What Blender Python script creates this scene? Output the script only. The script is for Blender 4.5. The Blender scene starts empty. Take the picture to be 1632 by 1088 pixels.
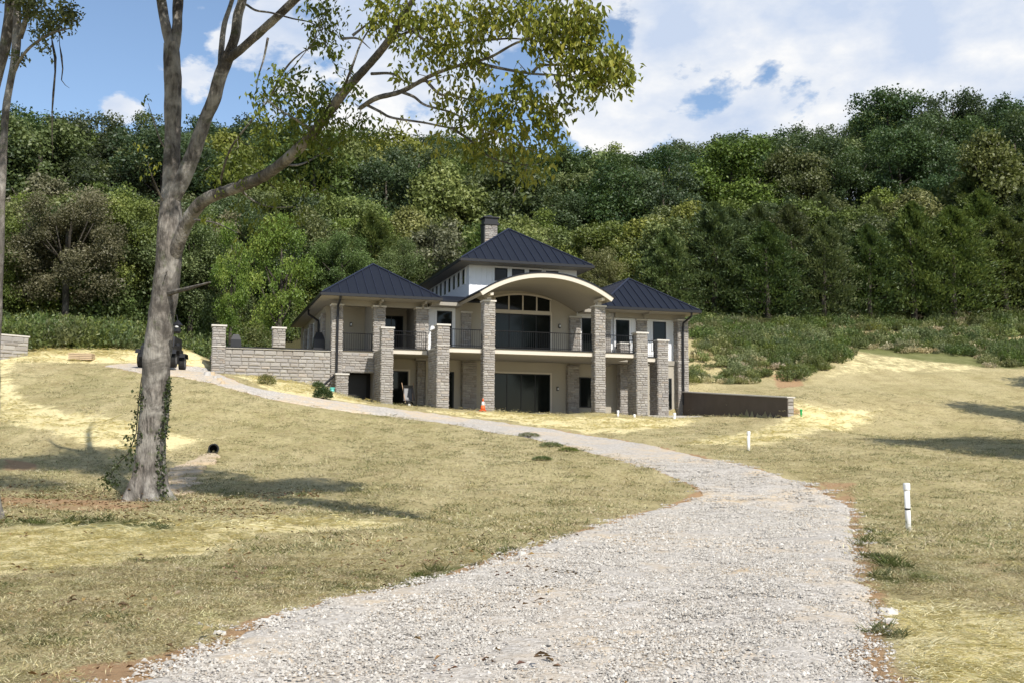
import bpy, math, random
import numpy as np
from math import sin, cos, radians, pi, atan, sqrt, exp
random.seed(11)
RNG = np.random.default_rng(7)
SC = bpy.context.scene
COL = SC.collection

# ------------------------------------------------------------------ camera
FPX = 1700.0; PITCH = atan(163/FPX); ROLL = .007
EYE = np.array([0, 0, 1.6])
fw = np.array([0, cos(PITCH), sin(PITCH)]); _r0 = np.array([1., 0, 0]); _u0 = np.array([0, -sin(PITCH), cos(PITCH)])
rt = _r0*cos(ROLL)+_u0*sin(ROLL); up = -_r0*sin(ROLL)+_u0*cos(ROLL)
from mathutils import Matrix, Vector
cam = bpy.data.cameras.new('camera'); camo = bpy.data.objects.new('camera', cam); COL.objects.link(camo)
cam.sensor_fit = 'HORIZONTAL'; cam.sensor_width = 36; cam.lens = 36*FPX/1632
cam.clip_start = .1; cam.clip_end = 3000
camo.matrix_world = Matrix(((rt[0], up[0], -fw[0], 0), (rt[1], up[1], -fw[1], 0), (rt[2], up[2], -fw[2], 1.6), (0, 0, 0, 1)))
SC.camera = camo

# ------------------------------------------------------------------ sky, sun, exposure
SUNH = np.array([.50, -.89]); SUN_EL = math.atan2(1, float(np.hypot(*SUNH)))
SUN_AZ = math.atan2(SUNH[0], SUNH[1])          # clockwise from +Y
world = bpy.data.worlds.new('World'); SC.world = world; world.use_nodes = True
SC.view_settings.view_transform = 'Standard'; SC.view_settings.look = 'None'
SC.view_settings.exposure = 0.18; SC.view_settings.gamma = 1; SC.view_settings.use_curve_mapping = False
SKY_STRENGTH = .145; SUN_STRENGTH = 5.0
sun = bpy.data.lights.new('sun', 'SUN'); sun.energy = SUN_STRENGTH; sun.angle = radians(.55); sun.color = (1, .95, .87)
suno = bpy.data.objects.new('sun', sun); COL.objects.link(suno)
_sd = Vector((SUNH[0], SUNH[1], 1)).normalized()
suno.rotation_euler = _sd.to_track_quat('Z', 'Y').to_euler(); suno.location = (20, -30, 60)

def project(P):
    d = np.asarray(P, float)-EYE; z = d@fw
    return 816+FPX*(d@rt)/z, 544-FPX*(d@up)/z
def ray(x, y):
    return fw+rt*(x-816)/FPX+up*(544-y)/FPX
def at(x, y, Y):
    d = ray(x, y); return EYE+d*Y/d[1]

# ------------------------------------------------------------------ node helpers
class NT:
    def __init__(s, tree): s.t = tree; s.n = tree.nodes; s.l = tree.links
    def add(s, typ, ins=None, **kw):
        n = s.n.new(typ)
        for k, v in kw.items(): setattr(n, k, v)
        for k, v in (ins or {}).items():
            sock = n.inputs[k]
            if isinstance(v, bpy.types.NodeSocket): s.l.new(v, sock)
            else: sock.default_value = v
        return n
    def math(s, op, a, b=0., c=0., clamp=False):
        n = s.n.new('ShaderNodeMath'); n.operation = op; n.use_clamp = clamp
        for i, v in enumerate((a, b, c)):
            if isinstance(v, bpy.types.NodeSocket): s.l.new(v, n.inputs[i])
            else: n.inputs[i].default_value = v
        return n.outputs[0]
    def noise(s, vec, scale, detail=4, rough=.55, dist=0.):
        n = s.add('ShaderNodeTexNoise', {'Scale': scale, 'Detail': detail, 'Roughness': rough, 'Distortion': dist})
        if vec is not None: s.l.new(vec, n.inputs['Vector'])
        return n.outputs['Fac']
    def ramp(s, fac, stops):
        n = s.n.new('ShaderNodeValToRGB'); cr = n.color_ramp
        while len(cr.elements) < len(stops): cr.elements.new(.5)
        for e, (p, c) in zip(cr.elements, stops):
            e.position = p; e.color = (c, c, c, 1) if isinstance(c, (int, float)) else (*c, 1)
        s.l.new(fac, n.inputs[0]); return n.outputs[0]
    def mix(s, fac, a, b, mode='MIX'):
        n = s.n.new('ShaderNodeMix'); n.data_type = 'RGBA'; n.blend_type = mode; n.clamp_factor = True
        for sock, v in ((n.inputs['Factor'], fac), (n.inputs[6], a), (n.inputs[7], b)):
            if isinstance(v, bpy.types.NodeSocket): s.l.new(v, sock)
            elif isinstance(v, (int, float)): sock.default_value = v
            else: sock.default_value = (*v, 1) if len(v) == 3 else v
        return n.outputs[2]

# world: Nishita + procedural clouds by direction
w = NT(world.node_tree); w.n.clear()
sky = w.add('ShaderNodeTexSky', sky_type='NISHITA'); sky.sun_disc = False
sky.sun_elevation = SUN_EL; sky.sun_rotation = SUN_AZ; sky.air_density = 1.0; sky.dust_density = .35; sky.ozone_density = 1.4; sky.altitude = 200
tc = w.add('ShaderNodeTexCoord'); dirv = tc.outputs['Generated']
def dir_of(x, y):
    d = ray(x, y); return d/np.linalg.norm(d)
# (image x, image y) give the direction only; radius in radians, weight
CLOUDS = [(1060, 110, .13, .50), (1200, 60, .13, .48), (1330, 60, .15, .42), (1560, 60, .20, .55), (960, 190, .07, .42), (1180, 160, .08, .32), (1450, 150, .10, .42),
          (660, 150, .13, .42), (560, 60, .13, .34), (700, 40, .13, .25), (150, 10, .06, .30), (190, 176, .028, .60), (310, 150, .035, .30), (480, 150, .08, .30), (420, 30, .07, .22), (1700, 150, .22, .5), (350, 5, .1, .2),
          (1010, 20, .05, -.5), (960, 60, .05, -.45), (820, 100, .05, -.22), (1190, 90, .028, -.40), (1400, 60, .03, -.1), (1230, 45, .03, -.2), (60, 90, .1, -.25), (180, 110, .06, -.25), (1290, 25, .03, -.35), (1370, 175, .02, -.3),
          (1620, 5, .03, -.25)]
acc = None
wn = w.noise(dirv, 9., 3, .5)
wn2 = w.noise(dirv, 34., 4, .6)
for (x, y, r, wt) in CLOUDS:
    d = dir_of(x, y)
    dp = w.add('ShaderNodeVectorMath', operation='DISTANCE'); w.l.new(dirv, dp.inputs[0]); dp.inputs[1].default_value = tuple(d)
    mr = w.add('ShaderNodeMapRange', {'From Min': 0., 'From Max': r, 'To Min': wt, 'To Max': 0.}); mr.interpolation_type = 'SMOOTHSTEP'
    w.l.new(dp.outputs['Value'], mr.inputs['Value'])
    acc = mr.outputs[0] if acc is None else w.math('ADD', acc, mr.outputs[0])
mp = w.add('ShaderNodeMapping', {'Scale': (1, 1, 1.7)}); w.l.new(dirv, mp.inputs['Vector'])
cn = w.noise(mp.outputs[0], 5.2, 9, .56, .25)
cn_b = w.noise(mp.outputs[0], 15., 6, .6, .1)
cn2 = w.math('MULTIPLY_ADD', cn, 1.55, -.275)
dens = w.math('ADD', w.math('ADD', cn2, w.math('MULTIPLY', w.math('SUBTRACT', cn_b, .5), .75)), w.math('MULTIPLY', w.math('MINIMUM', acc, .42), .55))
cover = w.ramp(dens, [(.54, 0.), (.585, .3), (.64, .9), (.72, 1.)])
mp2 = w.add('ShaderNodeMapping', {'Location': (.03, .02, -.05), 'Scale': (1, 1, 1.8)}); w.l.new(dirv, mp2.inputs['Vector'])
sh = w.noise(mp2.outputs[0], 7., 6, .55)
thick = w.math('ADD', w.math('MULTIPLY', dens, .25), w.math('MULTIPLY', sh, 1.1))
ccol = w.ramp(thick, [(.50, (1.05, 1.04, 1.02)), (.66, (1., 1., 1.)), (.76, (.80, .85, .94)), (.90, (.60, .70, .88))])
bg1 = w.add('ShaderNodeBackground', {'Strength': SKY_STRENGTH}); w.l.new(sky.outputs[0], bg1.inputs[0])
bg2 = w.add('ShaderNodeBackground', {'Strength': .88}); w.l.new(ccol, bg2.inputs[0])
ms = w.add('ShaderNodeMixShader'); w.l.new(cover, ms.inputs[0]); w.l.new(bg1.outputs[0], ms.inputs[1]); w.l.new(bg2.outputs[0], ms.inputs[2])
wo = w.add('ShaderNodeOutputWorld'); w.l.new(ms.outputs[0], wo.inputs[0])

# ------------------------------------------------------------------ materials
def mat(name, build):
    m = bpy.data.materials.new(name); m.use_nodes = True; t = NT(m.node_tree); t.n.clear()
    out = t.add('ShaderNodeOutputMaterial'); b = t.add('ShaderNodeBsdfPrincipled')
    t.l.new(b.outputs[0], out.inputs[0]); build(t, b, out); return m
def setc(t, b, c):
    if isinstance(c, bpy.types.NodeSocket): t.l.new(c, b.inputs['Base Color'])
    else: b.inputs['Base Color'].default_value = (*c, 1)
def bump(t, b, h, strength=.3, dist=.02):
    n = t.add('ShaderNodeBump', {'Strength': strength, 'Distance': dist}); t.l.new(h, n.inputs['Height']); t.l.new(n.outputs[0], b.inputs['Normal'])
def plain(name, col, rough=.7, spec=.3, var=.12, nscale=3., metal=0., bmp=0.):
    def f(t, b, o):
        tcn = t.add('ShaderNodeTexCoord').outputs['Object']
        n = t.noise(tcn, nscale, 5, .6)
        c = t.mix(n, tuple(x*(1-var) for x in col), tuple(min(1, x*(1+var)) for x in col))
        setc(t, b, c); b.inputs['Roughness'].default_value = rough; b.inputs['Specular IOR Level'].default_value = spec; b.inputs['Metallic'].default_value = metal
        if bmp: bump(t, b, t.noise(tcn, nscale*12, 4, .6), bmp, .01)
    return mat(name, f)
def stone_mat(name, island):
    def f(t, b, o):
        if island: rnd = t.add('ShaderNodeNewGeometry').outputs['Random Per Island']
        else: rnd = t.add('ShaderNodeObjectInfo').outputs['Random']
        pos = t.add('ShaderNodeNewGeometry').outputs['Position']
        c = t.ramp(rnd, [(0, (.27, .245, .22)), (.2, (.34, .315, .285)), (.45, (.39, .37, .34)), (.7, (.33, .315, .30)), (.9, (.45, .43, .39)), (1, (.41, .35, .29))])
        n = t.noise(pos, 9., 6, .65)
        c = t.mix(t.math('MULTIPLY', n, .55), c, (.22, .19, .165))
        setc(t, b, c); b.inputs['Roughness'].default_value = .88; b.inputs['Specular IOR Level'].default_value = .2
        bump(t, b, t.noise(pos, 26., 6, .7), .6, .03)
    return mat(name, f)
M = {}
M['stone'] = stone_mat('split_stone', False); M['stone_j'] = stone_mat('ledge_stone', True)
M['mortar'] = plain('mortar', (.31, .29, .265), .95, .1, .2, 6., bmp=.4)
M['cap'] = plain('cast_stone_cap', (.55, .52, .47), .8, .2, .12, 4., bmp=.2)
M['stucco'] = plain('cream_stucco', (.40, .365, .30), .9, .15, .05, 2., bmp=.15)
M['cream'] = plain('cream_painted_trim', (.58, .53, .45), .6, .3, .05, 1.5)
M['siding'] = plain('white_siding', (.74, .75, .76), .6, .3, .04, 1.5)
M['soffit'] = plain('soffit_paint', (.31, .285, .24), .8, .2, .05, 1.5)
M['roof'] = plain('navy_metal_roof', (.010, .0125, .020), .55, .22, .12, 1.2)
M['roofseam'] = plain('navy_metal_seam', (.012, .015, .03), .4, .5, .1, 1.2)
M['black'] = plain('black_metal', (.012, .012, .014), .45, .4, .1, 2.)
M['dark'] = plain('recess_shade', (.02, .019, .018), .8, .2, .2, 2.)  # near-black colour stands in for shade in the opening and drain pipe
M['concrete'] = plain('concrete', (.42, .40, .37), .9, .2, .12, 2., bmp=.2)
M['pvc'] = plain('white_pvc', (.78, .78, .76), .35, .5, .03, 8.)
M['orange'] = plain('orange_rubber', (.80, .13, .03), .5, .4, .05, 8.)
M['white'] = plain('reflective_white', (.8, .8, .8), .4, .5, .03, 8.)
M['green'] = plain('green_plastic', (.02, .35, .10), .4, .4, .05, 8.)
M['teal'] = plain('teal_plastic', (.12, .48, .42), .4, .4, .05, 8.)
M['rubber'] = plain('tyre_rubber', (.02, .02, .02), .85, .2, .2, 8.)
M['grey'] = plain('grey_steel', (.11, .11, .115), .5, .5, .1, 5.)
M['lens'] = plain('pale_lamp_lens', (.7, .7, .7), .15, .6, .03, 8.)
M['wood'] = plain('pale_wood', (.45, .30, .19), .8, .2, .2, 8.)
M['flag'] = plain('tan_flagstone', (.48, .38, .26), .9, .2, .18, 3., bmp=.4)
def glassf(t, b, o):
    pos = t.add('ShaderNodeNewGeometry').outputs['Position']
    n = t.noise(pos, 1.3, 3, .5)
    setc(t, b, t.mix(n, (.003, .004, .004), (.012, .015, .014)))
    b.inputs['Roughness'].default_value = .06; b.inputs['Specular IOR Level'].default_value = .22
M['glass'] = mat('dark_window_glass', glassf)

def barkf(c1, c2, sc=1.):
    def f(t, b, o):
        tcn = t.add('ShaderNodeTexCoord').outputs['Object']
        mpn = t.add('ShaderNodeMapping', {'Scale': (1, 1, .28)}); t.l.new(tcn, mpn.inputs['Vector'])
        a = t.noise(mpn.outputs[0], 14.*sc, 8, .68, .4)
        bg = t.noise(tcn, 1.7*sc, 5, .6, .5)
        patch = t.ramp(bg, [(.42, 0.), (.58, 1.)])
        v = t.add('ShaderNodeTexVoronoi', {'Scale': 26.*sc}); t.l.new(mpn.outputs[0], v.inputs['Vector'])
        c = t.mix(t.ramp(a, [(.38, 0.), (.62, 1.)]), tuple(x*.30 for x in c1), c1)
        blot = t.ramp(t.noise(tcn, .75*sc, 7, .7, .8), [(.46, 0.), (.56, .78)]); c = t.mix(blot, c, tuple(x*.26 for x in c1))
        c = t.mix(t.math('MULTIPLY', t.math('MULTIPLY', patch, t.math('SUBTRACT', 1., blot)), .8), c, t.mix(a, tuple(x*.4 for x in c2), c2))
        moss = t.ramp(t.noise(tcn, 3.1*sc, 4, .6), [(.60, 0.), (.68, .5)])
        c = t.mix(moss, c, (.07, .085, .035))
        setc(t, b, c); b.inputs['Roughness'].default_value = .95; b.inputs['Specular IOR Level'].default_value = .1
        hh = t.math('ADD', a, t.math('MULTIPLY', v.outputs['Distance'], .5)); bump(t, b, hh, .9, .03)
    return f
M['bark'] = mat('pale_furrowed_bark', barkf((.23, .205, .18), (.47, .44, .39)))
M['bark_dark'] = mat('dark_bark', barkf((.11, .095, .075), (.17, .15, .125)))

def leafm(name, stops, trans=.35, obj_var=.25):
    def f(t, b, o):
        g = t.add('ShaderNodeAttribute', attribute_name='rnd').outputs['Fac']
        oi = t.add('ShaderNodeObjectInfo').outputs['Random']
        c = t.ramp(g, stops)
        hs = t.add('ShaderNodeHueSaturation'); t.l.new(c, hs.inputs['Color'])
        t.l.new(t.math('ADD', t.math('MULTIPLY', oi, .05 if obj_var > .05 else .004), .475 if obj_var > .05 else .498), hs.inputs['Hue'])
        t.l.new(t.math('ADD', t.math('MULTIPLY', t.math('FRACT', t.math('MULTIPLY', oi, 7.3)), obj_var*2), 1-obj_var), hs.inputs['Value'])
        t.l.new(t.math('ADD', t.math('MULTIPLY', t.math('FRACT', t.math('MULTIPLY', oi, 3.7)), .3), .8), hs.inputs['Saturation'])
        d = t.add('ShaderNodeBsdfDiffuse'); tr = t.add('ShaderNodeBsdfTranslucent'); gl = t.add('ShaderNodeBsdfGlossy', {'Roughness': .45})
        t.l.new(hs.outputs[0], d.inputs[0])
        wt = t.mix(.5, hs.outputs[0], (.12, .16, .02)); t.l.new(wt, tr.inputs[0]); gl.inputs[0].default_value = (.5, .5, .5, 1)
        m1 = t.add('ShaderNodeMixShader', {0: trans}); t.l.new(d.outputs[0], m1.inputs[1]); t.l.new(tr.outputs[0], m1.inputs[2])
        m2 = t.add('ShaderNodeMixShader', {0: .04}); t.l.new(m1.outputs[0], m2.inputs[1]); t.l.new(gl.outputs[0], m2.inputs[2])
        t.n.remove(b); t.l.new(m2.outputs[0], o.inputs[0])
    return mat(name, f)
M['leaf_main'] = leafm('yellow_green_leaves', [(0, (.055, .085, .014)), (.5, (.16, .19, .03)), (.8, (.29, .29, .05)), (1, (.44, .39, .08))], .4, .02)
M['leaf_dark'] = leafm('dark_green_leaves', [(0, (.036, .062, .024)), (.6, (.070, .112, .040)), (1, (.125, .17, .06))])
M['leaf_mid'] = leafm('mid_green_leaves', [(0, (.065, .095, .024)), (.6, (.14, .185, .045)), (1, (.24, .28, .075))])
M['leaf_olive'] = leafm('olive_leaves', [(0, (.10, .12, .03)), (.6, (.20, .225, .06)), (1, (.33, .33, .10))])
M['leaf_lime'] = leafm('lime_leaves', [(0, (.07, .11, .015)), (.6, (.15, .22, .03)), (1, (.24, .30, .05))])
M['leaf_grey'] = leafm('greyish_leaves', [(0, (.085, .085, .045)), (.6, (.16, .155, .085)), (1, (.25, .23, .14))])
M['leaf_cedar'] = leafm('cedar_sprays', [(0, (.040, .062, .022)), (.6, (.085, .12, .036)), (1, (.15, .18, .055))], .35)
M['weed'] = leafm('weed_leaves', [(0, (.17, .20, .07)), (.6, (.32, .36, .14)), (1, (.55, .53, .28))], .5)
M['leaf_young'] = leafm('young_tree_leaves', [(0, (.07, .14, .012)), (.6, (.19, .29, .025)), (1, (.42, .48, .07))], .45, .02)
M['brush'] = leafm('brush_leaves', [(0, (.07, .10, .028)), (.6, (.155, .205, .055)), (1, (.28, .32, .10))], .45, .1)
M['ivy'] = leafm('ivy_leaves', [(0, (.025, .04, .012)), (1, (.07, .09, .025))], .2, .02)
M['dry'] = leafm('dry_grass_blades', [(0, (.28, .22, .11)), (.5, (.52, .44, .235)), (1, (.84, .76, .48))], .25, .1)
M['straw'] = leafm('straw_stalks', [(0, (.66, .56, .27)), (.5, (.86, .76, .42)), (1, (.95, .90, .62))], .3, .03)
M['grass'] = leafm('green_grass_blades', [(0, (.08, .10, .03)), (.6, (.16, .185, .06)), (1, (.27, .28, .11))], .3, .2)

def gravelf(t, b, o):
    pos = t.add('ShaderNodeNewGeometry').outputs['Position']
    v = t.add('ShaderNodeTexVoronoi', {'Scale': 26., 'Randomness': 1.}); t.l.new(pos, v.inputs['Vector'])
    v2 = t.add('ShaderNodeTexVoronoi', {'Scale': 60.}); t.l.new(pos, v2.inputs['Vector'])
    rnd = t.add('ShaderNodeSeparateColor'); t.l.new(v.outputs['Color'], rnd.inputs[0])
    c = t.ramp(rnd.outputs[0], [(0, (.34, .305, .26)), (.3, (.42, .385, .335)), (.7, (.50, .46, .405)), (1, (.58, .54, .485))])
    big = t.noise(pos, .33, 4, .6); fine = t.noise(pos, 11., 5, .7)
    c = t.mix(t.ramp(fine, [(.30, .8), (.45, 0.)]), c, (.17, .155, .14))
    tan = t.math('MULTIPLY', t.ramp(big, [(.46, 0.), (.58, 1.)]), t.ramp(t.noise(pos, 3., 5, .7), [(.35, 0.), (.6, .85)]))
    c = t.mix(tan, c, (.56, .44, .29))
    setc(t, b, c); b.inputs['Roughness'].default_value = .93; b.inputs['Specular IOR Level'].default_value = .15
    bump(t, b, t.math('ADD', v.outputs['Distance'], t.math('MULTIPLY', v2.outputs['Distance'], .6)), .55, .012)
M['gravel'] = mat('limestone_gravel', gravelf)
def pebf(t, b, o):
    g = t.add('ShaderNodeNewGeometry').outputs['Random Per Island']
    pos = t.add('ShaderNodeNewGeometry').outputs['Position']
    c = t.ramp(g, [(0, (.20, .175, .15)), (.2, (.38, .35, .305)), (.65, (.50, .465, .41)), (.9, (.62, .585, .53)), (1, (.48, .37, .25))])
    setc(t, b, t.mix(t.math('MULTIPLY', t.noise(pos, 40., 3, .6), .4), c, (.3, .28, .25))); b.inputs['Roughness'].default_value = .9; b.inputs['Specular IOR Level'].default_value = .2
M['pebble'] = mat('loose_gravel_stones', pebf)

def groundf(t, b, o):
    pos = t.add('ShaderNodeNewGeometry').outputs['Position']
    at_ = t.add('ShaderNodeAttribute', attribute_name='mask'); sp = t.add('ShaderNodeSeparateColor'); t.l.new(at_.outputs['Color'], sp.inputs[0])
    at2 = t.add('ShaderNodeAttribute', attribute_name='mask2'); sp2 = t.add('ShaderNodeSeparateColor'); t.l.new(at2.outputs['Color'], sp2.inputs[0])
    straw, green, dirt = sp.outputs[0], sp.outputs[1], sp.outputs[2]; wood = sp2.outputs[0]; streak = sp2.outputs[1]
    big = t.noise(pos, .16, 5, .6, .3); mid = t.noise(pos, 1.1, 6, .65, .2); fine = t.noise(pos, 9., 6, .75); vf = t.noise(pos, 38., 4, .7)
    m2 = t.add('ShaderNodeMapping', {'Scale': (1., .35, 1.), 'Rotation': (0, 0, .5)}); t.l.new(pos, m2.inputs['Vector'])
    st = t.noise(m2.outputs[0], 3.2, 5, .7, .4)
    # dry lawn: mix of dull tan thatch and olive green shoots
    c = t.mix(t.ramp(mid, [(.35, 0.), (.65, 1.)]), (.36, .29, .145), (.54, .455, .245))
    gr = t.math('MULTIPLY', t.ramp(big, [(.38, .25), (.60, .95)]), t.ramp(st, [(.38, .1), (.62, .9)]))
    c = t.mix(t.math('MULTIPLY', gr, .85), c, (.31, .28, .115))
    m3 = t.add('ShaderNodeMapping', {'Scale': (1., .07, 1.), 'Rotation': (0, 0, -.28)}); t.l.new(pos, m3.inputs['Vector'])
    c = t.mix(t.ramp(t.noise(m3.outputs[0], .55, 5, .7, .2), [(.42, 0.), (.60, .45)]), c, (.60, .51, .29))
    c = t.mix(t.ramp(t.noise(pos, .5, 5, .65, .5), [(.58, 0.), (.70, .5)]), c, (.235, .215, .10))
    c = t.mix(t.ramp(fine, [(.36, .75), (.50, 0.)]), c, (.15, .12, .055))
    c = t.mix(t.ramp(vf, [(.55, 0.), (.72, .65)]), c, (.62, .54, .30))
    # straw mulch
    edge = t.math('ADD', straw, t.math('ADD', t.math('MULTIPLY', t.math('SUBTRACT', mid, .5), 1.1), t.math('MULTIPLY', t.math('SUBTRACT', st, .5), 1.)))
    sf = t.math('MULTIPLY', t.ramp(edge, [(.36, 0.), (.62, 1.)]), t.ramp(fine, [(.30, .45), (.44, 1.)]))
    sc = t.mix(fine, (.66, .55, .27), (.88, .78, .46)); sc = t.mix(t.ramp(vf, [(.30, .7), (.45, 0.)]), sc, (.40, .31, .12))
    c = t.mix(sf, c, sc)
    ge = t.math('ADD', green, t.math('MULTIPLY', t.math('SUBTRACT', fine, .5), .9))
    c = t.mix(t.ramp(ge, [(.40, 0.), (.70, .85)]), c, t.mix(vf, (.075, .095, .03), (.17, .19, .06)))
    de = t.math('ADD', dirt, t.math('MULTIPLY', t.math('SUBTRACT', mid, .5), 1.1))
    c = t.mix(t.ramp(de, [(.45, 0.), (.68, .9)]), c, t.mix(fine, (.30, .17, .09), (.52, .34, .19)))
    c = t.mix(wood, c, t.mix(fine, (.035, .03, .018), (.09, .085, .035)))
    setc(t, b, c); b.inputs['Roughness'].default_value = .95; b.inputs['Specular IOR Level'].default_value = .1
    hh = t.math('ADD', t.math('MULTIPLY', fine, 1.), t.math('MULTIPLY', vf, .5)); bump(t, b, hh, 1., .06)
M['ground'] = mat('dry_seeded_lawn', groundf)

M['wall_shade'] = plain('shade_darkened_wall', (.115, .095, .08), .9, .15, .25, 1.5, bmp=.5)  # brown made darker so the colour itself carries the wall's shadow side
M['pallet'] = plain('pale_timber', (.50, .38, .25), .8, .2, .15, 8.)
# ------------------------------------------------------------------ object helpers
def link(o, parent=None):
    COL.objects.link(o)
    if parent is not None: o.parent = parent
    return o
def props(o, label=None, cat=None, group=None, kind=None):
    for k, v in (('label', label), ('category', cat), ('group', group), ('kind', kind)):
        if v: o[k] = v
    return o
def empty(name, loc, rz=0., label=None, cat=None, group=None):
    o = bpy.data.objects.new(name, None); o.location = tuple(loc); o.rotation_euler = (0, 0, rz); o.empty_display_size = .3
    link(o); return props(o, label, cat, group)
class MB:
    def __init__(s): s.v = []; s.f = []; s.mi = []
    def add(s, vs, fs, mi=0):
        n = len(s.v); s.v += [tuple(map(float, p)) for p in vs]; s.f += [tuple(i+n for i in f) for f in fs]; s.mi += [mi]*len(fs); return s
    def box(s, a, b, mi=0):
        x0, y0, z0 = a; x1, y1, z1 = b
        x0, x1 = sorted((x0, x1)); y0, y1 = sorted((y0, y1)); z0, z1 = sorted((z0, z1))
        return s.add([(x0, y0, z0), (x1, y0, z0), (x1, y1, z0), (x0, y1, z0), (x0, y0, z1), (x1, y0, z1), (x1, y1, z1), (x0, y1, z1)],
                     [(0, 3, 2, 1), (4, 5, 6, 7), (0, 1, 5, 4), (1, 2, 6, 5), (2, 3, 7, 6), (3, 0, 4, 7)], mi)
    def tube(s, pts, rs, n=8, mi=0, cap=True):
        pts = [np.array(p, float) for p in pts]
        if not hasattr(rs, '__len__'): rs = [rs]*len(pts)
        T = []
        for i in range(len(pts)):
            d = pts[min(i+1, len(pts)-1)]-pts[max(i-1, 0)]; T.append(d/(np.linalg.norm(d)+1e-9))
        ref = np.array([0, 0, 1.]) if abs(T[0][2]) < .9 else np.array([1., 0, 0])
        a = np.cross(T[0], ref); a /= np.linalg.norm(a); vs = []
        for p, tt, r in zip(pts, T, rs):
            a = a-tt*(a@tt); a /= np.linalg.norm(a); bb = np.cross(tt, a)
            for k in range(n):
                an = 2*pi*k/n; vs.append(p+(a*cos(an)+bb*sin(an))*r)
        fs = [(i*n+k, i*n+(k+1) % n, (i+1)*n+(k+1) % n, (i+1)*n+k) for i in range(len(pts)-1) for k in range(n)]
        if cap: fs += [tuple(range(n))[::-1], tuple((len(pts)-1)*n+k for k in range(n))]
        return s.add(vs, fs, mi)
    def lathe(s, prof, n=16, c=(0, 0, 0), mi=0):
        vs = [(c[0]+r*cos(2*pi*k/n), c[1]+r*sin(2*pi*k/n), c[2]+z) for r, z in prof for k in range(n)]
        fs = [(i*n+k, i*n+(k+1) % n, (i+1)*n+(k+1) % n, (i+1)*n+k) for i in range(len(prof)-1) for k in range(n)]
        fs += [tuple(range(n))[::-1], tuple((len(prof)-1)*n+k for k in range(n))]
        return s.add(vs, fs, mi)
    def mesh(s, name, mats, smooth=False):
        me = bpy.data.meshes.new(name); me.from_pydata(s.v, [], s.f)
        for m in (mats if isinstance(mats, (list, tuple)) else [mats]): me.materials.append(m)
        me.polygons.foreach_set('material_index', s.mi)
        if smooth: me.polygons.foreach_set('use_smooth', [True]*len(s.f))
        me.update(); return me
    def build(s, name, mats, parent=None, smooth=False, **kw):
        return props(link(bpy.data.objects.new(name, s.mesh(name, mats, smooth)), parent), **kw)
def np_mesh(name, V, Q, mats, rnd=None, smooth=False):
    """V (n,3); Q (m,k) faces all with k corners; rnd per-vertex float attribute"""
    me = bpy.data.meshes.new(name); k = Q.shape[1]
    me.vertices.add(len(V)); me.vertices.foreach_set('co', np.asarray(V, np.float32).ravel())
    me.loops.add(Q.size); me.loops.foreach_set('vertex_index', Q.astype(np.int32).ravel())
    me.polygons.add(len(Q)); me.polygons.foreach_set('loop_start', np.arange(0, Q.size, k, dtype=np.int32)); me.polygons.foreach_set('loop_total', np.full(len(Q), k, np.int32))
    if smooth: me.polygons.foreach_set('use_smooth', np.ones(len(Q), bool))
    for m in (mats if isinstance(mats, (list, tuple)) else [mats]): me.materials.append(m)
    me.update(calc_edges=True)
    if rnd is not None:
        a = me.attributes.new('rnd', 'FLOAT', 'POINT'); a.data.foreach_set('value', np.asarray(rnd, np.float32))
    return me
def unit(v): return v/(np.linalg.norm(v, axis=-1, keepdims=True)+1e-9)
def leaf_mesh(name, C, D, Nn, L, W, m, rnd, fold=.25):
    """leaves: base C, direction D, face normal Nn (approx), length L, width W; each a folded rhombus of 2 triangles"""
    D = unit(D); S = unit(np.cross(D, Nn)); Nn = np.cross(S, D)
    L = np.asarray(L)[:, None]; W = np.asarray(W)[:, None]
    mid = C+D*L*.45
    V = np.stack([C, mid+S*W*.5+Nn*W*fold, C+D*L-Nn*L*.12, mid-S*W*.5+Nn*W*fold], 1).reshape(-1, 3)
    n = len(C); i = np.arange(n)*4
    T = np.stack([np.stack([i, i+1, i+2], 1), np.stack([i, i+2, i+3], 1)], 1).reshape(-1, 3)
    return np_mesh(name, V, T, m, np.repeat(rnd, 4))
def rdir(n): return unit(RNG.normal(size=(n, 3)))

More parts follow.
